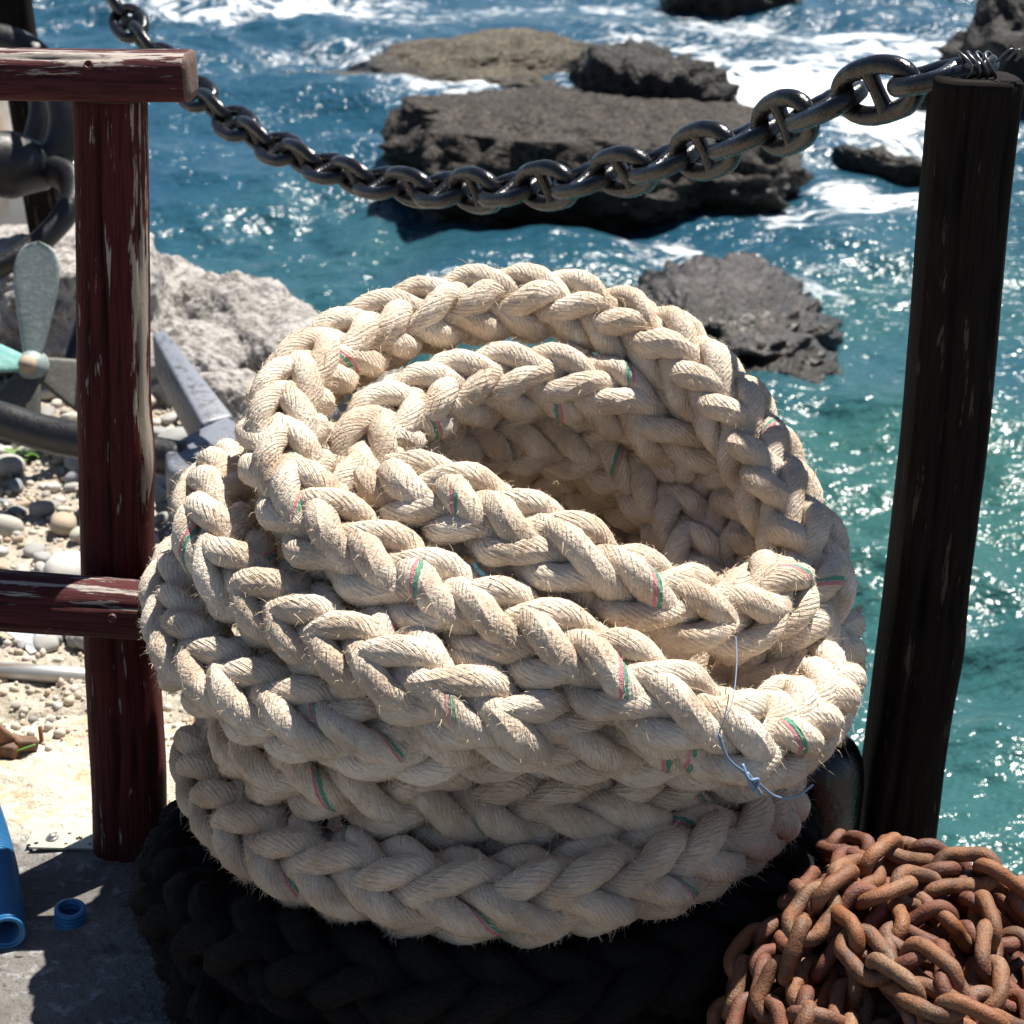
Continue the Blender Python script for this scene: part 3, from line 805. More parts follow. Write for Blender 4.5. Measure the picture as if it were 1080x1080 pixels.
# ================================================================== WOOD
def log(p0, p1, ra, rb, mat, root=None, name='post', sides=72, seg=110, square=.25, seed=0, bow=.006, cracks=(), ends=True, flat=1.0, wear=None, rotx=0.0, bulges=()):
    """a timber: rounded-square section, wandering surface, drying cracks as real grooves, end-grain caps"""
    p0 = np.array(p0, float); p1 = np.array(p1, float); L = np.linalg.norm(p1 - p0); d = (p1 - p0) / L
    up = np.array([0, 1.0, 0]) if abs(d[2]) > .8 else np.array([0, 0, 1.0])
    a = up - d * (d @ up); a /= np.linalg.norm(a); b = np.cross(d, a)
    t = np.linspace(0, 1, seg); th = np.arange(sides + 1) / sides * 2 * np.pi + rotx
    TT, TH = np.meshgrid(t, th, indexing='ij')
    c, s_ = np.cos(TH), np.sin(TH)
    k = 2 + 6 * square
    sup = (np.abs(c) ** k + np.abs(s_) ** k) ** (-1 / k)
    R = (ra + (rb - ra) * TT) * sup
    R = R * (1 + .030 * fbm(c * 1.1 + seed, s_ * 1.1, TT * L * 3, 4, seed) + .010 * fbm(c * 9 + seed, s_ * 9, TT * L * 5, 3, seed + 5))
    for (tb, thb, amt, wid) in bulges:
        R = R + amt * np.exp(-((TT - tb) / wid) ** 2) * np.clip(np.cos(TH - thb), 0, 1) ** 2
    crack = np.zeros_like(R)
    for (thc, w_, dep, wan, t0, t1) in cracks:
        cen = thc + wan * smooth1d(seg, seg / 3.2, seed + int(thc * 10) + 3)[:, None]
        dd = np.abs((TH - cen + np.pi) % (2 * np.pi) - np.pi)
        on = sstep(t0 - .06, t0 + .03, TT) * (1 - sstep(t1 - .03, t1 + .06, TT)) * (.65 + .35 * smooth1d(seg, 9, seed + 8)[:, None])
        g = np.exp(-(dd / w_) ** 2) * on
        R = R - dep * g; crack = np.maximum(crack, np.clip(g * 1.3 - .25, 0, 1))
    bw = bow * smooth1d(seg, seg / 2.0, seed + 2)
    cen = p0 + (p1 - p0) * t[:, None] + a * bw[:, None] + b * (bow * smooth1d(seg, seg / 2.0, seed + 4))[:, None]
    V = cen[:, None] + R[..., None] * (c[..., None] * a + flat * s_[..., None] * b)
    UV = np.stack([(TH - rotx) * ra, TT * L + seed], -1)
    wr = np.zeros_like(R) if wear is None else wear(TT, (TH + np.pi) % (2 * np.pi) - np.pi)
    V = V.reshape(-1, 3); n = len(V)
    F = [tuple(f) for f in grid_faces(seg, sides + 1)]; mi = [0] * len(F)
    # caps: inner ring (chamfer) and centre
    UV = UV.reshape(-1, 2); W2 = wr.ravel(); C2 = crack.ravel()
    for e in (0, seg - 1):
        ring = V[e * (sides + 1):(e + 1) * (sides + 1)][:sides]
        ctr = ring.mean(0); sgn = -1 if e == 0 else 1
        base = len(V)
        inn = ctr + (ring - ctr) * .93 + d * sgn * .004
        inn2 = ctr + (ring - ctr) * .5 + d * sgn * .005
        V = np.vstack([V, inn, inn2, ctr + d * sgn * .004])
        m = 2 * sides + 1
        UV = np.vstack([UV, np.zeros((m, 2))]); W2 = np.concatenate([W2, np.zeros(m)]); C2 = np.concatenate([C2, np.zeros(m)])
        for j in range(sides):
            j2 = (j + 1) % sides; o0 = e * (sides + 1) + j; o1 = e * (sides + 1) + j + 1
            q = [(o0, o1, base + j2, base + j), (base + j, base + j2, base + sides + j2, base + sides + j), (base + sides + j, base + sides + j2, base + 2 * sides)]
            if e == 0: q = [tuple(reversed(x)) for x in q]
            F += q; mi += [0 if mat.name.startswith('tarred') else 1] * 3
    o = mesh(name, V, F, mat, mats=[mat, M['end_grain']], midx=mi, uv=UV, attr={'wear': W2, 'crack': C2})
    if root is not None: child(o, root)
    return o

# maroon fence on the left: post, cap rail, lower rail
fb = Vector((-.508, 2.16, 0)); ftop = at(118, 104, 2.21)
fence = thing('fence', 'worn maroon wooden fence with a flaking cap rail and lower rail, left of the rope', 'fence', (fb.x, fb.y, 0))
def wear_post(t, th):
    # bare grey strip down the right-hand edge (th about +-: toward +x, front)
    d = np.abs((th + 2.05 + np.pi) % (2 * np.pi) - np.pi)
    return .30 * np.exp(-(d / .26) ** 2) * sstep(.50, .56, t) * (1 - sstep(.78, .86, t)) + .12 * np.exp(-(d / .3) ** 2) * sstep(.7, .75, t) + .03 * sstep(.2, 1, t) - .03
log((fb.x, fb.y, -.03), ftop, .0475, .0415, M['red_wood'], fence, 'post', seed=3, square=.09, cracks=((math.pi - .10, .065, .013, .16, .05, .97), (math.pi - .55, .04, .006, .1, .55, .95), (math.pi + .42, .035, .005, .12, .1, .7), (math.pi + .9, .03, .004, .1, .35, .9)),
    wear=wear_post, bulges=((.57, -1.9, .006, .05), (.12, 4.2, .006, .10)))
# cap rail
cl = at(-330, 79, 2.20); cr = at(199, 79, 2.185)
def wear_rail(t, th):
    top = np.clip(np.cos(th), 0, 1)
    return .12 * top - .04 + .06 * sstep(.5, .0, t) * top
log(cl, cr, .0275, .0275, M['red_wood_worn'], fence, 'cap_rail', seed=8, square=.32, flat=1.35, sides=80, seg=150, bow=.003, cracks=((.78, .10, .008, .22, .02, .86),(1.35, .06, .004, .2, .35, .95),(2.0, .05, .003, .2, .1, .6),),
    wear=wear_rail)
# lower rail, nailed to the front of the post
ll = at(-330, 600, 2.075); lr = at(190, 648, 2.088)
log(ll, lr, .037, .0355, M['red_wood_worn'], fence, 'lower_rail', seed=17, square=.05, seg=130, bow=.004, cracks=((1.15, .07, .005, .2, .2, .95), (2.1, .05, .004, .2, .1, .8)),
    wear=lambda t, th: .075 * np.clip(np.cos(th), 0, 1) ** 2 - .055)
def screw(p, nrm, r, mat, root):
    q = Vector(nrm).to_track_quat('Z', 'Y').to_matrix().to_4x4()
    bm = bmesh.new(); bmesh.ops.create_cone(bm, cap_ends=True, segments=16, radius1=r, radius2=r * .72, depth=r * .55)
    top = [f for f in bm.faces if f.normal.z > .9]
    g = bmesh.ops.inset_region(bm, faces=top, thickness=r * .38)
    for f in top:
        for v in f.verts: v.co.z -= r * .4
    V = [tuple(Matrix.Translation(p) @ q @ v.co) for v in bm.verts]; bm.verts.index_update()
    F = [[v.index for v in f.verts] for f in bm.faces]; bm.free()
    return child(mesh('screw', V, F, mat, smooth=False), root)
M['screw_red'] = simple('painted_screw', (.07, .018, .016), .5)
M['zinc'] = simple('zinc_steel', (.55, .54, .50), .38, metal=.85)
screw(at(118, 652, 2.04) , (0, -1, .3), .0055, M['screw_red'], fence)
screw(at(93, 68, 2.150), (0, -1, .6), .0058, M['screw_red'], fence)
# galvanised perforated foot plate with a bolt
def plate():
    m = NT('galvanised_plate'); ob = m.coord('Object')
    n = m.noise(ob, 60, 4, .6)
    return m.done(m.mix(n, (.38, .36, .27), (.52, .50, .42)), .55, m.bump(m.noise(ob, 200, 2), .1, .001), metal=.35)
M['plate'] = plate()
bm = bmesh.new()
nx, ny = 60, 28; Lx, Ly, tk = .105, .046, .0028
holes = [(.012, .010, .0032), (.030, .036, .0026), (.052, .010, .0026), (.050, .036, .0026), (.066, .024, .0048), (.084, .010, .0026), (.084, .038, .0028), (.003, .004, .004)]
def hole(x, y): return any((x - a) ** 2 + (y - b_) ** 2 < r * r for a, b_, r in holes)
sx_, sy_ = Lx / nx, Ly / ny
vv = {}
for i in range(nx):
    for j in range(ny):
        if hole((i + .5) * sx_, (j + .5) * sy_): continue
        bm.faces.new([vv.setdefault((a, b_), bm.verts.new((a * sx_, b_ * sy_, 0)) if (a, b_) not in vv else vv[(a, b_)]) for a, b_ in ((i, j), (i + 1, j), (i + 1, j + 1), (i, j + 1))])
g = bmesh.ops.extrude_face_region(bm, geom=bm.faces[:])
for v in g['geom']:
    if isinstance(v, bmesh.types.BMVert): v.co.z += tk
bmesh.ops.recalc_face_normals(bm, faces=bm.faces)
cA = atz(28, 884, .012); cB = atz(112, 886, .012)
rot = Matrix.Rotation(math.atan2(cB.y - cA.y, cB.x - cA.x), 4, 'Z')
X4 = Matrix.Translation((cA.x, cA.y - .012, gz_at(cA.x + .05, cA.y) + .002)) @ rot
bm.verts.index_update()
V = [tuple(X4 @ v.co) for v in bm.verts]; F = [[v.index for v in f.verts] for f in bm.faces]; bm.free()
bp = child(mesh('bracket', V, F, M['plate'], smooth=False), fence)
b = MB(); b.box(X4 @ Matrix.Translation((Lx + .0012, Ly / 2, .045)), .0024, Ly, .09, .0006); bf = b.build('flange', simple('dark_bracket_flange', (.03, .025, .022), .6), smooth=False); bf.parent = bp; bf.matrix_parent_inverse = bp.matrix_parent_inverse.copy() if False else Matrix()
bx = X4 @ Vector((.031, .022, tk))
b = MB(); b.tube([bx - Vector((0, 0, .001)), bx + Vector((0, 0, .0022))], .0085, sides=24)
b.tube([bx + Vector((0, 0, .002)), bx + Vector((0, 0, .0065))], [.0058, .0048], sides=20)
bo = b.build('bolt', M['zinc']); bo.parent = bp

# tarred post at the right
rp = Vector((.494, 2.125, 0)); rt = at(1034, 84, 2.125)
o = log((rp.x, rp.y, -.03), rt, .0485, .0475, M['black_wood'], None, 'wooden_post', seed=21, square=.34, rotx=.0, bow=.006, seg=130, cracks=((math.pi - .35, .07, .011, .12, .1, .98), (math.pi + .5, .055, .007, .1, .3, .98), (math.pi + 1.0, .04, .005, .1, .05, .6), (math.pi + .1, .03, .004, .1, .0, .5), (math.pi - .8, .04, .005, .1, .2, .9)), bulges=((.33, 4.6, .004, .05),))
place(o, (rp.x, rp.y, 0)); tag(o, 'upright tarred black wooden post at the right that holds the end of the chain', 'post')
# far post at the upper left
fp = at(20, 30, 4.62)
o = log((fp.x + .05, fp.y, -.08), (fp.x - .02, fp.y, 1.02), .046, .042, M['black_wood'], None, 'wooden_post', seed=33, square=.2, seg=60)
place(o, (fp.x + .05, fp.y, -.08)); tag(o, 'far black wooden post behind the maroon cap rail in the top left corner', 'post')

# ================================================================== HANGING STUD-LINK CHAIN
def link_mesh(name, Lc, Wc, r, mat, stud=False, nseg=56, sides=12, rough=.06, seed=0):
    """link in its own XY plane, long axis X; Lc, Wc = length and width of the bar's centre line"""
    a = np.linspace(0, 2 * np.pi, nseg + 1)
    h = (Lc - Wc) / 2; Rr = Wc / 2
    per = 4 * h + 2 * np.pi * Rr
    s = np.linspace(0, per, nseg, endpoint=False)
    P = []
    for v in s:
        if v < 2 * h: P.append((-h + v, -Rr, 0))
        elif v < 2 * h + np.pi * Rr: t = (v - 2 * h) / Rr; P.append((h + Rr * math.sin(t), -Rr * math.cos(t), 0))
        elif v < 4 * h + np.pi * Rr: P.append((h - (v - 2 * h - np.pi * Rr), Rr, 0))
        else: t = (v - 4 * h - np.pi * Rr) / Rr; P.append((-h - Rr * math.sin(t), Rr * math.cos(t), 0))
    P = np.array(P)
    if stud:     # oval, slightly flat-sided
        t_ = np.linspace(0, 2 * np.pi, nseg, endpoint=False); e_ = 2 / 2.35
        P = np.stack([Lc / 2 * np.sign(np.cos(t_)) * np.abs(np.cos(t_)) ** e_, Wc / 2 * np.sign(np.sin(t_)) * np.abs(np.sin(t_)) ** e_, 0 * t_], 1)
    T = np.roll(P, -1, 0) - np.roll(P, 1, 0); T /= np.linalg.norm(T, axis=1)[:, None]
    Nn = np.stack([T[:, 1], -T[:, 0], T[:, 2]], 1); B = np.tile([0, 0, 1.0], (nseg, 1))
    th = np.arange(sides) / sides * 2 * np.pi
    V = P[:, None] + r * (np.cos(th)[None, :, None] * Nn[:, None] + np.sin(th)[None, :, None] * B[:, None])
    dn = fbm(V[..., 0] * 55 + seed, V[..., 1] * 55, V[..., 2] * 55, 3, seed)
    C = P[:, None]; V = C + (V - C) * (1 + rough * dn)[..., None]
    F = [tuple(f) for f in grid_faces(nseg, sides, True)]
    for j in range(sides):
        k = (j + 1) % sides
        F.append(((nseg - 1) * sides + j, (nseg - 1) * sides + k, k, j))
    mb = MB(); mb.add(V.reshape(-1, 3), F)
    o = mb.build(name, mat)
    if stud:
        y = np.linspace(-Rr, Rr, 9); rr_ = r * (.80 + .25 * (np.abs(y) / Rr) ** 2.5)
        s_ = MB(); s_.tube(np.stack([0 * y, y, 0 * y], 1), rr_, sides=12)
        so = s_.build('stud', mat); so.parent = o
    return o

PIT = .0925; RB = .0117
CH = [at(1032, 72, 2.13), at(903, 100, 2.255), at(790, 145, 2.47), at(693, 173, 2.64), at(612, 191, 2.79), at(541, 200, 2.92), at(478, 201, 3.06), at(425, 197, 3.18), at(372, 187, 3.32), at(325, 170, 3.46),
      at(285, 153, 3.59), at(247, 130, 3.72), at(210, 101, 3.87), at(178, 74, 4.0), at(148, 40, 4.14), at(122, 5, 4.27), at(92, -40, 4.40), at(40, -95, 4.56)]
cc = spline(CH, .004, 40)
# nodes at equal straight distance
nodes = [cc[0]]
for q in cc:
    if np.linalg.norm(q - nodes[-1]) >= PIT: nodes.append(q)
nodes = [Vector(n) for n in nodes]
chain = thing('chain', 'black painted stud link chain sagging from the tarred post to the far post', 'chain', nodes[0])
protoL = link_mesh('link', PIT + 2 * RB - .001, 0.060, RB, M['chain_black'], stud=True, rough=.05, seed=2)
first = True
for i in range(len(nodes) - 1):
    a, b_ = nodes[i], nodes[i + 1]; mid = (a + b_) / 2; x = (b_ - a).normalized()
    up = Vector((0, 0, 1)); side = x.cross(up).normalized(); vert = side.cross(x).normalized()
    ang_ = (math.radians(92) if i % 2 == 0 else math.radians(8)) + random.uniform(-.12, .12)
    if i % 2 == 1: ang_ = math.radians(22) + random.uniform(-.1, .1)
    else: ang_ = math.radians(112) + random.uniform(-.1, .1)
    if i == 0: ang_ = math.radians(10)
    elif i % 2 == 0: ang_ = math.radians(27) + random.uniform(-.12, .12)
    else: ang_ = math.radians(114) + random.uniform(-.12, .12)
    y = (side * math.cos(ang_) + vert * math.sin(ang_)).normalized(); z = x.cross(y)
    Mx = Matrix((x, y, z)).transposed().to_4x4(); Mx.translation = mid
    if first: l = protoL; st_ = protoL.children[0]; first = False
    else:
        l = protoL.copy(); COL.objects.link(l); st2 = st_.copy(); COL.objects.link(st2); st2.parent = l
    l.parent = chain; l.matrix_parent_inverse = Matrix.Translation(-chain.location); l.matrix_basis = Mx

# wire lashing the chain to the post top
M['wire'] = simple('tie_wire', (.10, .10, .105), .35, metal=.8)
b = MB(); t0 = at(1034, 72, 2.12)
for k in range(4):
    pts = []
    for j in range(26):
        a = j / 25 * 2 * math.pi * 1.1 + k
        pts.append((t0.x - .006 + .006 * math.cos(a * 2) + .009 * (k - 1.5), t0.y + .020 * math.cos(a + k * .2), t0.z + .001 + .0165 * math.sin(a + k * .2)))
    b.tube(spline(pts, .004), .0017, sides=6)
for k in range(3):
    e = Vector((t0.x + .012 + .01 * k, t0.y - .02, t0.z + .010)); b.tube(spline([e, e + Vector((.012, -.006, .014)), e + Vector((.024, .004, .010 - .012 * k))], .003), .0015, sides=6)
o = b.build('tie_wire', M['wire']); place(o, t0); tag(o, 'twisted wire lashing the chain end to the top of the tarred post', 'wire')

# black rounded bollard between the rope and the tarred post
bp_ = at(868, 820, 2.06); bm = bmesh.new()
prof = [(0, .205), (.022, .203), (.042, .196), (.056, .182), (.064, .162), (.067, .138), (.066, .09), (.064, .05), (.068, .02), (.075, 0), (.075, -.03)]
V, F = [], []; ns = 40
for r_, z_ in prof:
    for j in range(ns):
        a = j / ns * 2 * math.pi
        k = 1 + .05 * math.sin(2 * a + 1) + .03 * mnoise.noise(Vector((math.cos(a) * 1.5, math.sin(a) * 1.5, z_ * 14)))
        V.append((r_ * k * math.cos(a), r_ * k * math.sin(a), z_ + .004 * mnoise.noise(Vector((r_ * 40 * math.cos(a), r_ * 40 * math.sin(a), 3)))))
F = [tuple(f) for f in grid_faces(len(prof), ns, True)]
F = [tuple(reversed(f)) for f in F]
o = mesh('bollard', V, F, M['tar']); md = o.modifiers.new('s', 'SUBSURF'); md.levels = 1; md.render_levels = 2
o.location = (bp_.x - .012, 2.085, .008); tag(o, 'short glossy black tarred bollard between the rope and the black post', 'bollard')

# ================================================================== RUSTY CHAIN HEAP
HEAP = '''328,1651,106 333,1694,104 374,1697,115 416,1699,125 413,1656,133 416,1613,134 421,1572,126 436,1532,115 446,1491,102 435,1452,88 446,1412,74 415,1386,63 389,1419,72 399,1458,87 400,1491,115 442,1485,116 484,1488,105 526,1493,98 553,1527,103 572,1566,107 587,1606,107 600,1648,104 610,1689,97 609,1731,91 607,1773,82 575,1802,81 535,1790,93 497,1773,103 457,1759,109 426,1733,125 404,1709,154 370,1684,150 396,1658,128 362,1634,118 325,1652,105 312,1611,100 319,1569,98 341,1532,98 360,1494,92 395,1514,105 433,1533,116 476,1542,119 473,1584,133 453,1621,144 462,1662,141 462,1703,128 425,1723,119 394,1751,106 410,1789,96 375,1810,84 355,1773,92 334,1736,96 312,1703,113 289,1675,91 269,1636,86 275,1593,86 292,1554,88 311,1515,86 333,1479,86 359,1452,107 401,1444,110 443,1449,98 485,1453,88 526,1465,89 565,1484,88 604,1502,84 641,1523,78 669,1494,63 637,1466,66 615,1429,62 636,1395,47 670,1421,46 693,1457,48 707,1497,52 694,1537,63 662,1562,77 622,1548,88 595,1527,114 560,1527,139 527,1530,112 488,1513,118 450,1515,138 409,1530,134 383,1559,115 366,1599,117 356,1638,134 347,1679,143 364,1718,143 400,1741,136 426,1774,143 433,1780,101 449,1817,89 487,1799,95 503,1836,81 469,1861,73 430,1877,66 416,1839,79 410,1812,113 392,1776,129 368,1742,118 337,1713,127 313,1677,128 299,1638,116 283,1598,109 243,1584,106 232,1565,69 208,1600,63 237,1627,78 263,1651,103 287,1640,136 325,1618,142 354,1642,161 396,1646,153 429,1674,153 440,1715,148 447,1758,149 475,1776,122 448,1809,121 413,1834,125 374,1818,119 357,1779,125 338,1743,137 315,1708,149 290,1673,152 277,1632,148 278,1591,136 315,1581,116 352,1564,130 389,1558,152 428,1571,139 470,1581,132 510,1598,130 546,1619,122 587,1607,115 628,1593,115 654,1608,84 693,1597,70 725,1572,56 765,1574,42 764,1617,44 727,1634,58 690,1652,71 651,1664,85 641,1639,118 599,1649,112 558,1661,117 523,1684,124 512,1725,116 473,1716,131 458,1706,170 423,1729,179 392,1751,158 356,1774,154 372,1813,157 385,1853,145 391,1868,105 407,1889,71 447,1900,59 489,1894,60 513,1861,77 525,1829,103 539,1789,109 556,1750,100 570,1710,106 564,1674,130 559,1637,153 544,1598,142 523,1561,139 507,1520,141 490,1481,135 467,1446,125 436,1421,109 398,1406,94 357,1417,86 335,1451,74 302,1479,74 275,1513,81 256,1543,104 245,1578,127 249,1616,147 263,1648,173 290,1677,189 318,1708,181 350,1735,171 393,1729,175 405,1689,184 416,1648,180 387,1621,164 349,1603,156 343,1560,148 346,1527,122 389,1525,121 403,1490,142 372,1469,121 346,1503,119 307,1521,117 318,1541,153 344,1565,176 387,1566,173 381,1600,148 420,1612,160 454,1585,155 494,1570,162 535,1558,162 566,1548,133 580,1588,137 597,1627,147 599,1668,135 601,1711,128 562,1728,130 519,1733,124 520,1775,116 483,1776,138 502,1747,164 486,1709,151 502,1674,131 504,1631,136 472,1615,160 461,1596,197 428,1577,178 458,1555,156 451,1514,144 439,1474,133 425,1434,138 434,1393,128 444,1383,87 468,1364,57 437,1337,46 396,1347,47 358,1368,51 326,1395,60 320,1425,89 320,1462,112 333,1495,137 363,1523,149 404,1538,156 445,1541,171 483,1540,190 495,1577,172 509,1613,152 533,1649,154 497,1668,167 466,1638,160 434,1639,189 429,1597,180 394,1572,181 400,1532,166 417,1493,159 444,1459,163 474,1435,143 490,1409,114 484,1406,71 527,1407,69 560,1434,74 590,1465,78 629,1472,94 655,1506,98 640,1546,102 620,1575,125 589,1580,155 550,1594,168 515,1617,176 493,1653,186 482,1695,187 466,1734,178 455,1774,165 452,1812,145 473,1838,118 467,1876,98 448,1912,86 446,1934,49 489,1928,48 525,1948,38 547,1913,49 563,1875,60 579,1837,72 580,1803,99 572,1769,125 562,1731,142 551,1692,157 547,1654,178 525,1619,190 493,1592,199 456,1570,202 426,1540,197 391,1516,188 367,1493,160 357,1455,143 316,1445,133 280,1462,115 300,1498,103 283,1534,121 287,1568,146 311,1592,172 320,1633,161 313,1675,156 355,1680,162 375,1677,200 412,1696,209 443,1691,180 460,1652,183 491,1636,209 533,1628,218 547,1595,196 544,1555,179 543,1513,169 502,1521,158 460,1517,162 423,1498,176 390,1475,191 349,1476,178 317,1491,153 282,1493,128 247,1518,133 258,1557,147 272,1594,166 283,1629,187 321,1647,180 364,1652,186 404,1652,202 446,1657,210 482,1681,215 499,1718,200 515,1696,167 535,1733,158 531,1774,145 556,1804,127 570,1837,104 529,1852,106 526,1825,140 517,1793,167 496,1761,188 471,1729,201 444,1705,224 440,1664,237 455,1626,222 440,1589,207 403,1570,219 424,1533,209 455,1509,191 486,1484,175 512,1515,188 518,1557,198 495,1589,215 480,1628,225 458,1616,259 424,1616,232 405,1610,194 366,1600,181 323,1602,184 323,1631,216 319,1671,202 352,1697,191 386,1720,203 420,1747,201 456,1769,193 480,1800,175 496,1813,137 493,1856,142 454,1847,159 432,1813,173 409,1782,192 383,1752,210 362,1718,226 354,1676,227 358,1647,196 365,1605,202 363,1562,205 353,1522,191 343,1480,190 336,1438,187 362,1440,152 399,1439,173 427,1469,185 454,1499,202 484,1521,223 493,1562,232 504,1602,245 502,1645,249 508,1672,216 534,1695,191 569,1712,172 599,1683,161 634,1661,150 656,1633,126 664,1591,125 653,1550,134 626,1517,128 588,1502,115 547,1490,116 516,1473,140 484,1470,169 451,1456,194 416,1452,219 413,1495,223 433,1532,232 441,1573,243 407,1599,249 408,1641,241 416,1683,231 414,1724,218 388,1729,253 375,1689,244 385,1653,223 389,1611,219 395,1572,236 415,1543,262 442,1511,255 462,1487,225 465,1449,204 448,1418,180 422,1433,149 385,1435,128 358,1403,118 315,1408,124 309,1442,149 305,1483,163 305,1522,181 316,1561,196 335,1597,207 360,1617,237 387,1636,265 425,1657,267 461,1671,248 497,1690,235 531,1715,227 560,1693,204 583,1664,181 572,1622,178 578,1587,202 571,1545,206 546,1510,201 514,1482,193 487,1450,183 489,1417,156 453,1393,156 459,1376,117 485,1359,87 518,1385,80 542,1410,105 567,1444,100 560,1476,128 559,1496,166 582,1527,147 595,1564,164 609,1600,184 609,1629,153 638,1611,127 630,1575,149 621,1534,159 621,1493,146 598,1463,125 570,1462,158 545,1461,193 512,1460,220 474,1459,241 435,1473,253 406,1505,249 381,1539,249 362,1577,258 350,1617,246 336,1655,232 326,1697,227 335,1730,201 353,1769,196 384,1789,175 410,1783,141 431,1818,156 394,1839,146 413,1872,166 445,1867,138 418,1886,110 397,1900,145 394,1876,180 400,1837,198 413,1799,214 432,1762,222 455,1726,232 480,1702,258 521,1693,264 556,1685,240 589,1686,212 610,1708,182 600,1739,154 560,1736,170 529,1740,199 496,1747,226 462,1745,252 427,1725,268 397,1694,264 368,1663,270 339,1631,270 314,1602,251 302,1589,212 282,1567,180 287,1532,156 256,1504,167 288,1485,189 307,1506,221 336,1525,195'''
hn = [Vector([float(v) / 1000 for v in t.split(',')]) + Vector((-.025, 0, 0)) for t in HEAP.split()]
hp = .043; hr = .0080
heap = thing('chain', 'heap of thick rusty orange brown chain in the bottom right corner', 'chain', (.5, 1.7, 0))
hl = link_mesh('link', hp + 2 * hr - .0005, 0.0325, hr, M['rust'], nseg=44, sides=12, rough=.09, seed=5)
hl2 = link_mesh('link_alt', hp + 2 * hr - .0005, 0.0325, hr, M['rust'], nseg=44, sides=12, rough=.10, seed=9); me2 = hl2.data; bpy.data.objects.remove(hl2)
hc = Vector((.5, 1.7, 0))
mats_ = []
for i in range(len(hn) - 1):
    a, b_ = hn[i], hn[i + 1]; mid = (a + b_) / 2; x = (b_ - a).normalized()
    nrm = Vector(((mid.x - hc.x) * 1.3, (mid.y - hc.y) * 1.3, .25)).normalized()
    nrm = (nrm - x * nrm.dot(x)).normalized(); side = x.cross(nrm)
    ang_ = math.radians(45 if i % 2 else -45) + random.gauss(0, .22)
    y = (side * math.cos(ang_) + nrm * math.sin(ang_)).normalized(); z = x.cross(y)
    Mx = Matrix((x, y, z)).transposed().to_4x4(); Mx.translation = mid
    # how much the link shows: in frame, near the camera, high on its side of the heap
    d = mid - Vector((0, 0, CAM_H)); c_, s_ = math.cos(PITCH), math.sin(PITCH)
    dep = d.y * c_ - d.z * s_; px = 540 + FPX * d.x / dep
    score = (px < 1130) * 10 + mid.z * 6 - mid.y * 3 - (mid - hc).dot(Vector((.4, .3, 0)))
    mats_.append((score, i, Mx))
vis = []
for (sc_, i, Mx) in mats_:      # hidden when three other links lie between it and the camera
    m_ = Mx.translation; v = (Vector((0, 0, CAM_H)) - m_).normalized(); cnt = 0
    for (_, j, Mj) in mats_:
        if j == i: continue
        q = Mj.translation - m_; t = q.dot(v)
        if t > .013 and (q - v * t).length < .026: cnt += 1
    vis.append((cnt - (1000 if sc_ < 9 else 0) * -1, i, Mx))
vis.sort(key=lambda t: t[0])
shown = vis[:100]; rest = vis[100:]
for k, (_, i, Mx) in enumerate(shown):
    if k == 0: l = hl
    else:
        l = hl.copy(); COL.objects.link(l)
        if i % 3 == 0: l.data = me2
    l.parent = heap; l.matrix_parent_inverse = Matrix.Translation(-heap.location); l.matrix_basis = Mx
hv = np.empty(len(hl.data.vertices) * 3); hl.data.vertices.foreach_get('co', hv); hv = hv.reshape(-1, 3)
hf = np.array([list(p.vertices) for p in hl.data.polygons])
V, F = [], []
for k, (_, i, Mx) in enumerate(rest):
    A = np.array(Mx); V.append(hv @ A[:3, :3].T + A[:3, 3]); F.append(hf + k * len(hv))
o = child(mesh('buried_links', np.vstack(V), np.vstack(F), M['rust_dark']), heap); o['kind'] = 'stuff'

# ================================================================== THINGS BEHIND THE FENCE
def on_ground(px, py, lift=0.0):
    z = 0.0
    for _ in range(12):
        p = atz(px, py, z); z = gz_at(p.x, p.y) + lift
    return atz(px, py, z)
# lower anchor lying on the stones: round shank, crown plate, flat arm
A0 = at(-60, 436, 3.55); A1 = at(60, 460, 3.47); A2 = at(196, 486, 3.40)
anch = thing('anchor', 'black painted anchor lying on the pebbles behind the maroon post', 'anchor', (A1.x, A1.y, A1.z - .05))
b = MB(); b.tube(spline([A0 + (A0 - A1) * 2.2 - Vector((0, 0, .16)), A0, A1, A2], .02), .036, sides=24); b.build('shank', M['anchor_black'], anch)
def slab(name, quad, thick, mat, root, bev=.006):
    """bevelled plate with the given top outline, hanging down by thick"""
    bm = bmesh.new(); vs = [bm.verts.new(q) for q in quad]; f = bm.faces.new(vs)
    if f.normal.z < 0: f.normal_flip()
    f.normal_update()
    g = bmesh.ops.extrude_face_region(bm, geom=[f])
    dn = Vector((0, 0, -thick))
    for v in g['geom']:
        if isinstance(v, bmesh.types.BMVert): v.co += dn
    bmesh.ops.recalc_face_normals(bm, faces=bm.faces)
    bmesh.ops.bevel(bm, geom=bm.edges[:], offset=bev, segments=3, affect='EDGES', profile=.5)
    bm.verts.index_update()
    V = [tuple(v.co) for v in bm.verts]; F = [[v.index for v in f.verts] for f in bm.faces]; bm.free()
    return child(mesh(name, V, F, mat), root)
M['fluke'] = tar('sun_sheen_fluke_paint', (.15, .165, .195), .40, 45, .45, (.05, .053, .06))  # palm and arm: sun sheen on black paint put into a paler colour
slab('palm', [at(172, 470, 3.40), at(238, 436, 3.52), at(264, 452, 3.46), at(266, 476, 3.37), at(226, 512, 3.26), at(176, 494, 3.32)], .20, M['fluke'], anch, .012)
slab('arm', [at(160, 352, 3.82), at(173, 345, 3.85), at(247, 438, 3.51), at(212, 446, 3.47)], .095, M['fluke'], anch, .008)
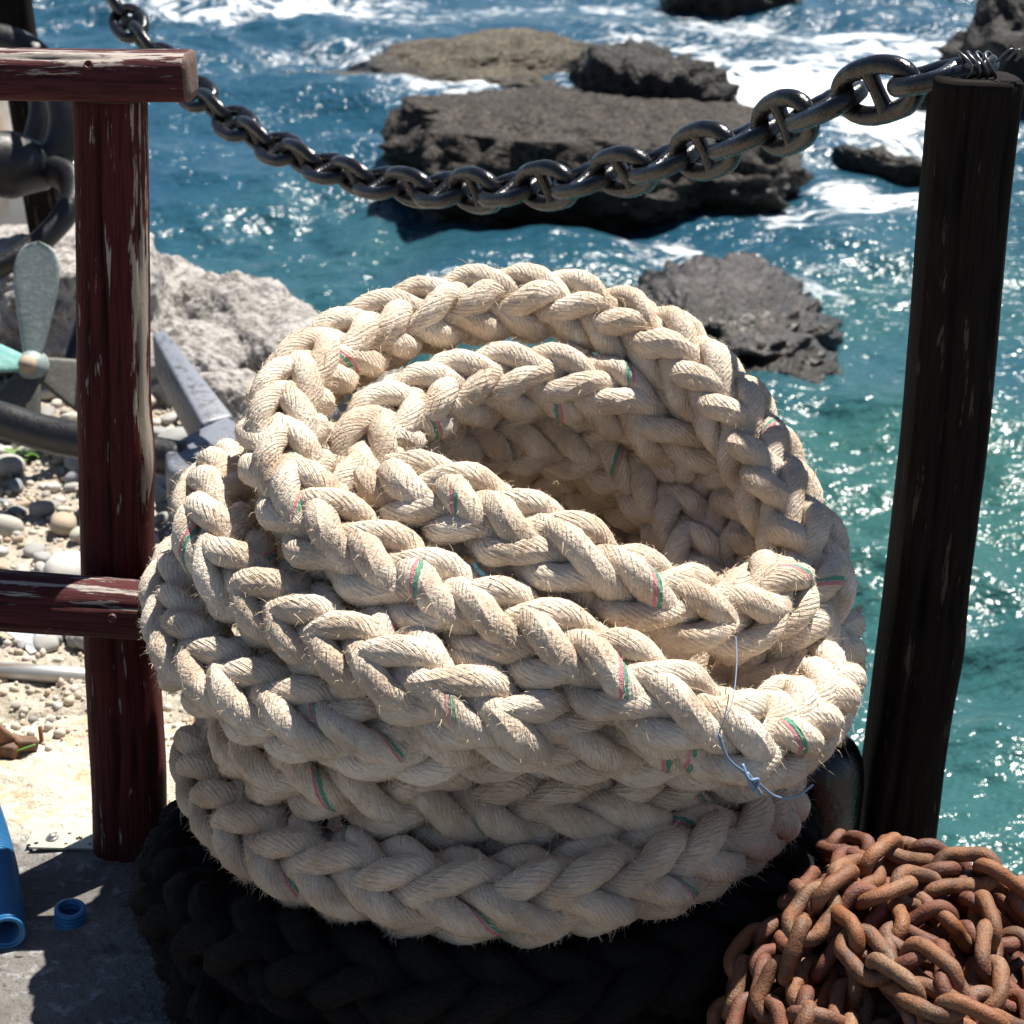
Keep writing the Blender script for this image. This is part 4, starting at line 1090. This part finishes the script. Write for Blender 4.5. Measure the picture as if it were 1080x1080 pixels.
# the upright anchor beyond it: heavy crown with curved arms
B0 = at(22, 172, 4.35)
anc2 = thing('anchor', 'big black anchor with thick curved arms standing by the white block at the far left', 'anchor', (B0.x, B0.y, B0.z - .3))
def arc(pxs, Y0, Y1): return spline([at(x, y, Y0 + (Y1 - Y0) * i / (len(pxs) - 1)) for i, (x, y) in enumerate(pxs)], .012)
q = arc([(-75, 160), (-40, 166), (-5, 172), (30, 176), (52, 180)], 4.25, 4.36)
b = MB(); rr_ = np.interp(np.linspace(0, 1, len(q)), [0, .35, .7, 1], [.052, .07, .078, .045]); b.tube(q, rr_, sides=28, flat=.9); b.build('crown', M['anchor_black'], anc2)
q = arc([(40, 178), (62, 160), (69, 130), (64, 100), (52, 74), (30, 52), (4, 40), (-40, 34)], 4.34, 4.45)
b = MB(); b.tube(q, np.linspace(.042, .030, len(q)), sides=20, flat=.8); b.build('ring', M['anchor_black'], anc2)
q = arc([(30, 165), (38, 140), (42, 115), (36, 90), (20, 70), (-5, 60)], 4.46, 4.55)
b = MB(); b.tube(q, np.linspace(.028, .022, len(q)), sides=16); b.build('shackle', M['anchor_black'], anc2)
q = arc([(45, 176), (72, 188), (77, 208), (66, 230), (42, 255), (10, 276), (-40, 300)], 4.34, 4.05)
b = MB(); b.tube(q, np.interp(np.linspace(0, 1, len(q)), [0, .3, 1], [.034, .042, .030]), sides=20, flat=.7); b.build('arm', M['anchor_black'], anc2)
# thin dark iron bar leaning behind the propeller
b = MB(); q = [at(98, 290, 4.02), at(88, 330, 3.96), at(72, 385, 3.88)]
b.tube(spline(q, .01), .013, sides=10)
o = b.build('iron_bar', M['anchor_black']); place(o, q[2]); tag(o, 'thin dark iron bar leaning behind the green propeller', 'bar')

# bronze propeller with verdigris
def verdigris(name, a, b_, c_):
    m = NT(name); ob = m.coord('Object')
    n = m.noise(ob, 12, 5, .6); n2 = m.noise(ob, 110, 4, .65)
    c = m.mix(n, a, b_); c = m.mix(m.ramp(n2, (.52, 0), (.66, .8)), c, c_)
    return m.done(c, .55, m.bump(n2, .3, .003), metal=.25)
M['verd'] = verdigris('verdigris_bronze', (.20, .245, .235), (.30, .35, .33), (.40, .44, .42))
M['teal'] = verdigris('teal_patina', (.12, .33, .31), (.22, .44, .40), (.35, .52, .48))
M['dull'] = verdigris('dull_bronze', (.065, .065, .055), (.10, .095, .08), (.13, .125, .105))
H0 = at(34, 386, 3.72)
prop = thing('propeller', 'verdigris green ship propeller with a tall pale blade, lying left of the maroon post', 'propeller', H0)
def blade(tip, wid, mat, twist, rootp=None, thick=.010):
    """thin curved paddle from the hub to tip"""
    r0 = Vector(rootp) if rootp is not None else H0
    ax = (Vector(tip) - r0); L = ax.length; ax.normalize()
    view = (Vector((0, 0, CAM_H)) - r0).normalized()
    nn = (view - ax * view.dot(ax)).normalized()
    nn = Matrix.Rotation(twist, 3, ax) @ nn; sd_ = ax.cross(nn)
    nu, nv = 26, 17; V = []
    for side in (1, -1):
        for i in range(nu):
            t = i / (nu - 1)
            wv = wid * (.13 + .87 * math.sin(min(1, (t * .98 + .02)) ** 1.35 * math.pi * .80) ** .9) if t < .999 else 0
            wv = wid * max(0.0, (.20 * (1 - t) + 1.0 * (t ** .85)) * math.sqrt(max(0, 1 - (max(0, (t - .55)) / .45) ** 2.2)))
            for j in range(nv):
                s_ = (j / (nv - 1)) * 2 - 1
                th_ = thick * (1 - .75 * t) * math.sqrt(max(0, 1 - s_ * s_)) + .0012
                cup = .05 * wid * s_ * s_ + .25 * s_ * wv * t * .4
                V.append(r0 + ax * (L * t) + sd_ * (wv * s_) + nn * (side * th_ + cup))
    F = [tuple(f) for f in grid_faces(nu, nv)]
    F2 = [tuple(reversed([k + nu * nv for k in f])) for f in F]
    E = []
    o2 = nu * nv
    for i in range(nu - 1):
        E.append((i * nv, (i + 1) * nv, (i + 1) * nv + o2, i * nv + o2)); e = nv - 1
        E.append(((i + 1) * nv + e, i * nv + e, i * nv + e + o2, (i + 1) * nv + e + o2))
    for j in range(nv - 1): E.append(((nu - 1) * nv + j, (nu - 1) * nv + j + 1, (nu - 1) * nv + j + 1 + o2, (nu - 1) * nv + j + o2))
    return child(mesh('blade', [tuple(v) for v in V], F + F2 + E, mat), prop)
blade(at(40, 254, 3.80), .060, M['verd'], .10)
blade(at(128, 425, 3.80), .085, M['dull'], -.35)
blade(at(-75, 362, 3.60), .06, M['teal'], .5)
blade(at(4, 470, 3.62), .075, M['dull'], .3)
b = MB(); ax = (Vector((0.02, -.85, .35))).normalized()
b.tube([H0 - ax * .05, H0 - ax * .02, H0 + ax * .015, H0 + ax * .03], [.030, .034, .030, .022], sides=24); b.build('hub', M['verd'], prop)
b = MB(); b.tube([H0 + ax * .028, H0 + ax * .045, H0 + ax * .062], [.017, .019, .010], sides=16); b.build('shaft_nut', M['pebble'], prop)

# steel pipe on the gravel
p0 = on_ground(-60, 703, .014); p1 = on_ground(140, 717, .014)
b = MB(); b.tube([p0, (p0 + p1) / 2, p1], .0145, sides=24)
def pipe():
    m = NT('old_galvanised_pipe'); ob = m.coord('Object')
    n = m.noise(m.mapping(ob, (6, 40, 40)), 1.5, 4, .6)
    return m.done(m.mix(m.ramp(n, (.45, 0), (.68, 1)), (.44, .44, .43), (.26, .19, .12)), .42, m.bump(n, .15, .002), metal=.55)
o = b.build('pipe', pipe()); place(o, p1); tag(o, 'straight grey steel pipe lying on the gravel left of the maroon post', 'pipe')

# bent sheet metal scrap
p = on_ground(28, 672, .014)
bm = bmesh.new(); out = [(-.09, .03), (-.02, .035), (.03, .02), (.028, .008), (.020, .004), (.021, -.004), (.030, -.012), (.022, -.022), (-.01, -.012), (-.09, -.004)]
vs = [bm.verts.new((x, y, .03 * (-x / .09) + .01 * math.sin(y * 60))) for x, y in out]; f = bm.faces.new(vs)
g = bmesh.ops.extrude_face_region(bm, geom=[f])
for v in g['geom']:
    if isinstance(v, bmesh.types.BMVert): v.co.z += .003
bmesh.ops.recalc_face_normals(bm, faces=bm.faces)
me = bpy.data.meshes.new('metal_scrap'); bm.to_mesh(me); bm.free(); me.materials.append(simple('dull_sheet_metal', (.50, .52, .55), .4, metal=.4))
o = bpy.data.objects.new('metal_scrap', me); COL.objects.link(o); o.location = (p.x, p.y, p.z); o.rotation_euler = (.12, 0, -.45)
tag(o, 'bent notched scrap of grey sheet metal on the gravel behind the pipe', 'scrap')

# rusty iron bits near the lip
p = on_ground(10, 786, .012)
b = MB()
b.box(Matrix.Translation(p + Vector((0, 0, .008))) @ Euler((.1, -.65, .5)).to_matrix().to_4x4(), .020, .018, .075, .004)
b.box(Matrix.Translation(p + Vector((-.02, .0, .0))) @ Euler((.0, .1, -.2)).to_matrix().to_4x4(), .075, .030, .022, .005)
b.box(Matrix.Translation(p + Vector((.022, .004, .001))) @ Euler((.0, .3, .5)).to_matrix().to_4x4(), .035, .022, .018, .005)
o = b.build('iron_scrap', M['rust']); place(o, p); tag(o, 'broken pieces of rusty red iron lying by the rough lip at the left edge', 'scrap')
p = on_ground(44, 783); b = MB(); b.tube([p - Vector((0, 0, .01)), p + Vector((.0, 0, .026))], .0034, sides=8)
o = b.build('iron_pin', M['rust']); place(o, p); tag(o, 'tiny rusty iron pin standing in the gravel beside the rusty scrap', 'pin')

# blue corrugated hose and the cut stub set in concrete
M['hose'] = simple('blue_corrugated_plastic', (.035, .17, .36), .38, spec=.4)
def corrugated(path, r, pitch_, mat, name, hollow=False):
    q = spline(path, pitch_ / 7, 10); n = len(q)
    s = np.arange(n) * pitch_ / 7
    R = r * (1 + .11 * np.clip(1.6 * np.sin(2 * np.pi * s / pitch_), -1, 1))
    V, F = tube(q, R, sides=32, caps=not hollow)
    if hollow:
        V2, F2 = tube(q, R - .003, sides=32, caps=False); k = len(V)
        F = F + [tuple(reversed([i + k for i in f])) for f in F2]; V = np.vstack([V, V2])
        for e in (0, n - 1):
            for j in range(32):
                j2 = (j + 1) % 32; a = (e * 32 + j, e * 32 + j2, k + e * 32 + j2, k + e * 32 + j)
                F.append(a if e else tuple(reversed(a)))
    return mesh(name, V, F, mat)
e0 = atz(7, 985, .022)
o = corrugated([e0, atz(3, 940, .024), atz(-6, 895, .03), atz(-22, 845, .05), atz(-48, 800, .07), atz(-90, 760, .06), atz(-150, 730, .04)], .021, .0058, M['hose'], 'hose', hollow=True)
place(o, e0); tag(o, 'blue corrugated plastic hose lying on the quay at the left edge', 'hose')
e0 = atz(74, 972, .0)
o = corrugated([e0 + Vector((0, 0, -.02)), e0 + Vector((0, .0, .0)), e0 + Vector((.001, 0, .012)), e0 + Vector((.002, -.001, .021))], .0175, .0062, M['hose'], 'pipe_stub', hollow=True)
place(o, e0); tag(o, 'short cut stub of blue corrugated pipe standing up out of the concrete', 'pipe')

# ================================================================== STONES
def stone_mesh(seed):
    bm = bmesh.new(); bmesh.ops.create_icosphere(bm, subdivisions=3, radius=1)
    V = np.array([v.co for v in bm.verts]); F = [[v.index for v in f.verts] for f in bm.faces]; bm.free()
    r = np.random.default_rng(seed)
    V = V * (1 + .13 * fbm(V[:, 0] * 1.1 + seed * 3, V[:, 1] * 1.1, V[:, 2] * 1.1, 3, seed))[:, None]
    m = np.max(np.abs(V), axis=1, keepdims=True); bx = r.uniform(0, .35); V = V * (1 - bx) + bx * V / m * .8
    return V * np.array([1, r.uniform(.62, .9), r.uniform(.42, .7)]), F
sm = []
for k in range(8):
    V, F = stone_mesh(100 + k); o = mesh('beach_stone', V, F, M['pebble']); sm.append(o.data); bpy.data.objects.remove(o)
taken = []
r_ = np.random.default_rng(8); n_st = 0
for tr in range(2500):
    x = r_.uniform(-1.12, -.42); y = r_.uniform(2.86, 4.25)
    if x > -.72 and y < 3.1 and r_.random() < .6: continue
    s_ = float(np.clip(r_.lognormal(math.log(.020), .42), .012, .05))
    if any((x - a) ** 2 + (y - b_) ** 2 < (s_ + c_) ** 2 * .72 for a, b_, c_ in taken): continue
    if edge_dist(np.array([x]), np.array([y]))[0] < .15: continue
    taken.append((x, y, s_))
    o = bpy.data.objects.new('beach_stone', sm[int(r_.integers(0, 8))]); COL.objects.link(o)
    o.scale = (s_, s_, s_); o.rotation_euler = (r_.normal(0, .22), r_.normal(0, .22), r_.uniform(0, 6.28))
    o.location = (x, y, gz_at(x, y) + s_ * .36)
    tag(o, 'rounded grey or cream beach stone lying among others behind the maroon fence', 'stone', 'rounded beach stones behind the fence')
    n_st += 1
    if n_st >= 280: break
# a few larger stones by the pipe and the long pale one behind the lower rail
for (px, py, s_, k, lab) in ((72, 604, .060, 1, 'large smooth white stone half hidden behind the lower rail'), (62, 660, .042, 2, 'angular cream stone behind the pipe, beside the maroon post'), (47, 676, .030, 4, 'small tan stone against the pipe next to the metal scrap'), (84, 672, .034, 6, 'bluish grey stone behind the pipe at the maroon post'),
                             (8, 300, .075, 3, 'big pale stone at the left edge above the propeller hub')):
    p = on_ground(px, py, s_ * .3)
    o = bpy.data.objects.new('beach_stone', sm[k]); COL.objects.link(o); o.scale = (s_, s_, s_ * 1.1); o.location = p; o.rotation_euler = (.1, .2, k * 1.3)
    tag(o, lab, 'stone')
# loose grit
V0, F0 = [], []; bm = bmesh.new(); bmesh.ops.create_icosphere(bm, subdivisions=1, radius=1)
v0 = np.array([v.co for v in bm.verts]); f0 = np.array([[v.index for v in f.verts] for f in bm.faces]); bm.free()
NG = 5200; gxs = r_.uniform(-1.25, -.40, NG); gys = r_.uniform(2.42, 4.4, NG)
sz = np.clip(r_.lognormal(math.log(.0042), .6, NG), .0015, .009)
k = edge_dist(gxs, gys) > .12; gxs, gys, sz = gxs[k], gys[k], sz[k]; NG = len(gxs)
gzs = ground_z(gxs, gys) + sz * .3
VV = v0[None] * (sz[:, None, None] * r_.uniform(.55, 1.15, (NG, 1, 3))) * r_.uniform(.8, 1.2, (NG, len(v0), 1)) + np.stack([gxs, gys, gzs], 1)[:, None]
FF = f0[None] + (np.arange(NG) * len(v0))[:, None, None]
tone = np.repeat(r_.random(NG), len(v0))
o = mesh('gravel', VV.reshape(-1, 3), FF.reshape(-1, 3), M['grit'], attr={'tone': tone}); tag(o, 'loose sandy gravel and small chips on the ground behind the fence', 'gravel', kind='stuff')

# ================================================================== WEEDS
def leafmat():
    m = NT('leaf'); ob = m.coord('Object')
    return m.done(m.mix(m.noise(ob, 60, 3), (.05, .13, .02), (.12, .24, .04)), .5, spec=.3)
M['leaf'] = leafmat()
def weed(p, n, L, label, seed, spread=1.0):
    r = np.random.default_rng(seed); mb = MB()
    for i in range(n):
        a = r.uniform(0, 6.28); el = r.uniform(.3, 1.3); l = L * r.uniform(.5, 1.1)
        d = np.array([math.cos(a) * math.cos(el) * spread, math.sin(a) * math.cos(el) * spread, math.sin(el)])
        sd_ = np.array([-math.sin(a), math.cos(a), 0]); V = []
        up_ = np.cross(sd_, d)
        for t in np.linspace(0, 1, 7):
            c0 = np.array(p) + d * l * t + np.array([0, 0, -.35 * l * t * t]); w_ = .20 * l * math.sin(math.pi * min(1, t * .96 + .03)) + .0006
            V += [c0 - sd_ * w_ + up_ * w_ * .3, c0, c0 + sd_ * w_ + up_ * w_ * .3]
        mb.add(V, grid_faces(7, 3))
    o = mb.build('weed', M['leaf']); place(o, p)
    return tag(o, label, 'plant')
weed(on_ground(24, 482), 26, .060, 'small leafy green weed under the black anchor shank', 1)
weed(on_ground(38, 362), 12, .05, 'little green weed beside the propeller hub', 2)
weed(Vector((.36, 2.17, .15)), 5, .06, 'tiny green leaf peeping out between the rope and the bollard', 3)
p = on_ground(-4, 800); b = MB(); b.tube(spline([p, p + Vector((.03, .0, .012)), p + Vector((.055, .012, .016))], .004), [.0016] * len(spline([p, p + Vector((.03, .0, .012)), p + Vector((.055, .012, .016))], .004)), sides=6)
o = b.build('grass_blade', M['leaf']); place(o, p); tag(o, 'single green grass blade lying across the rusty scrap', 'grass')
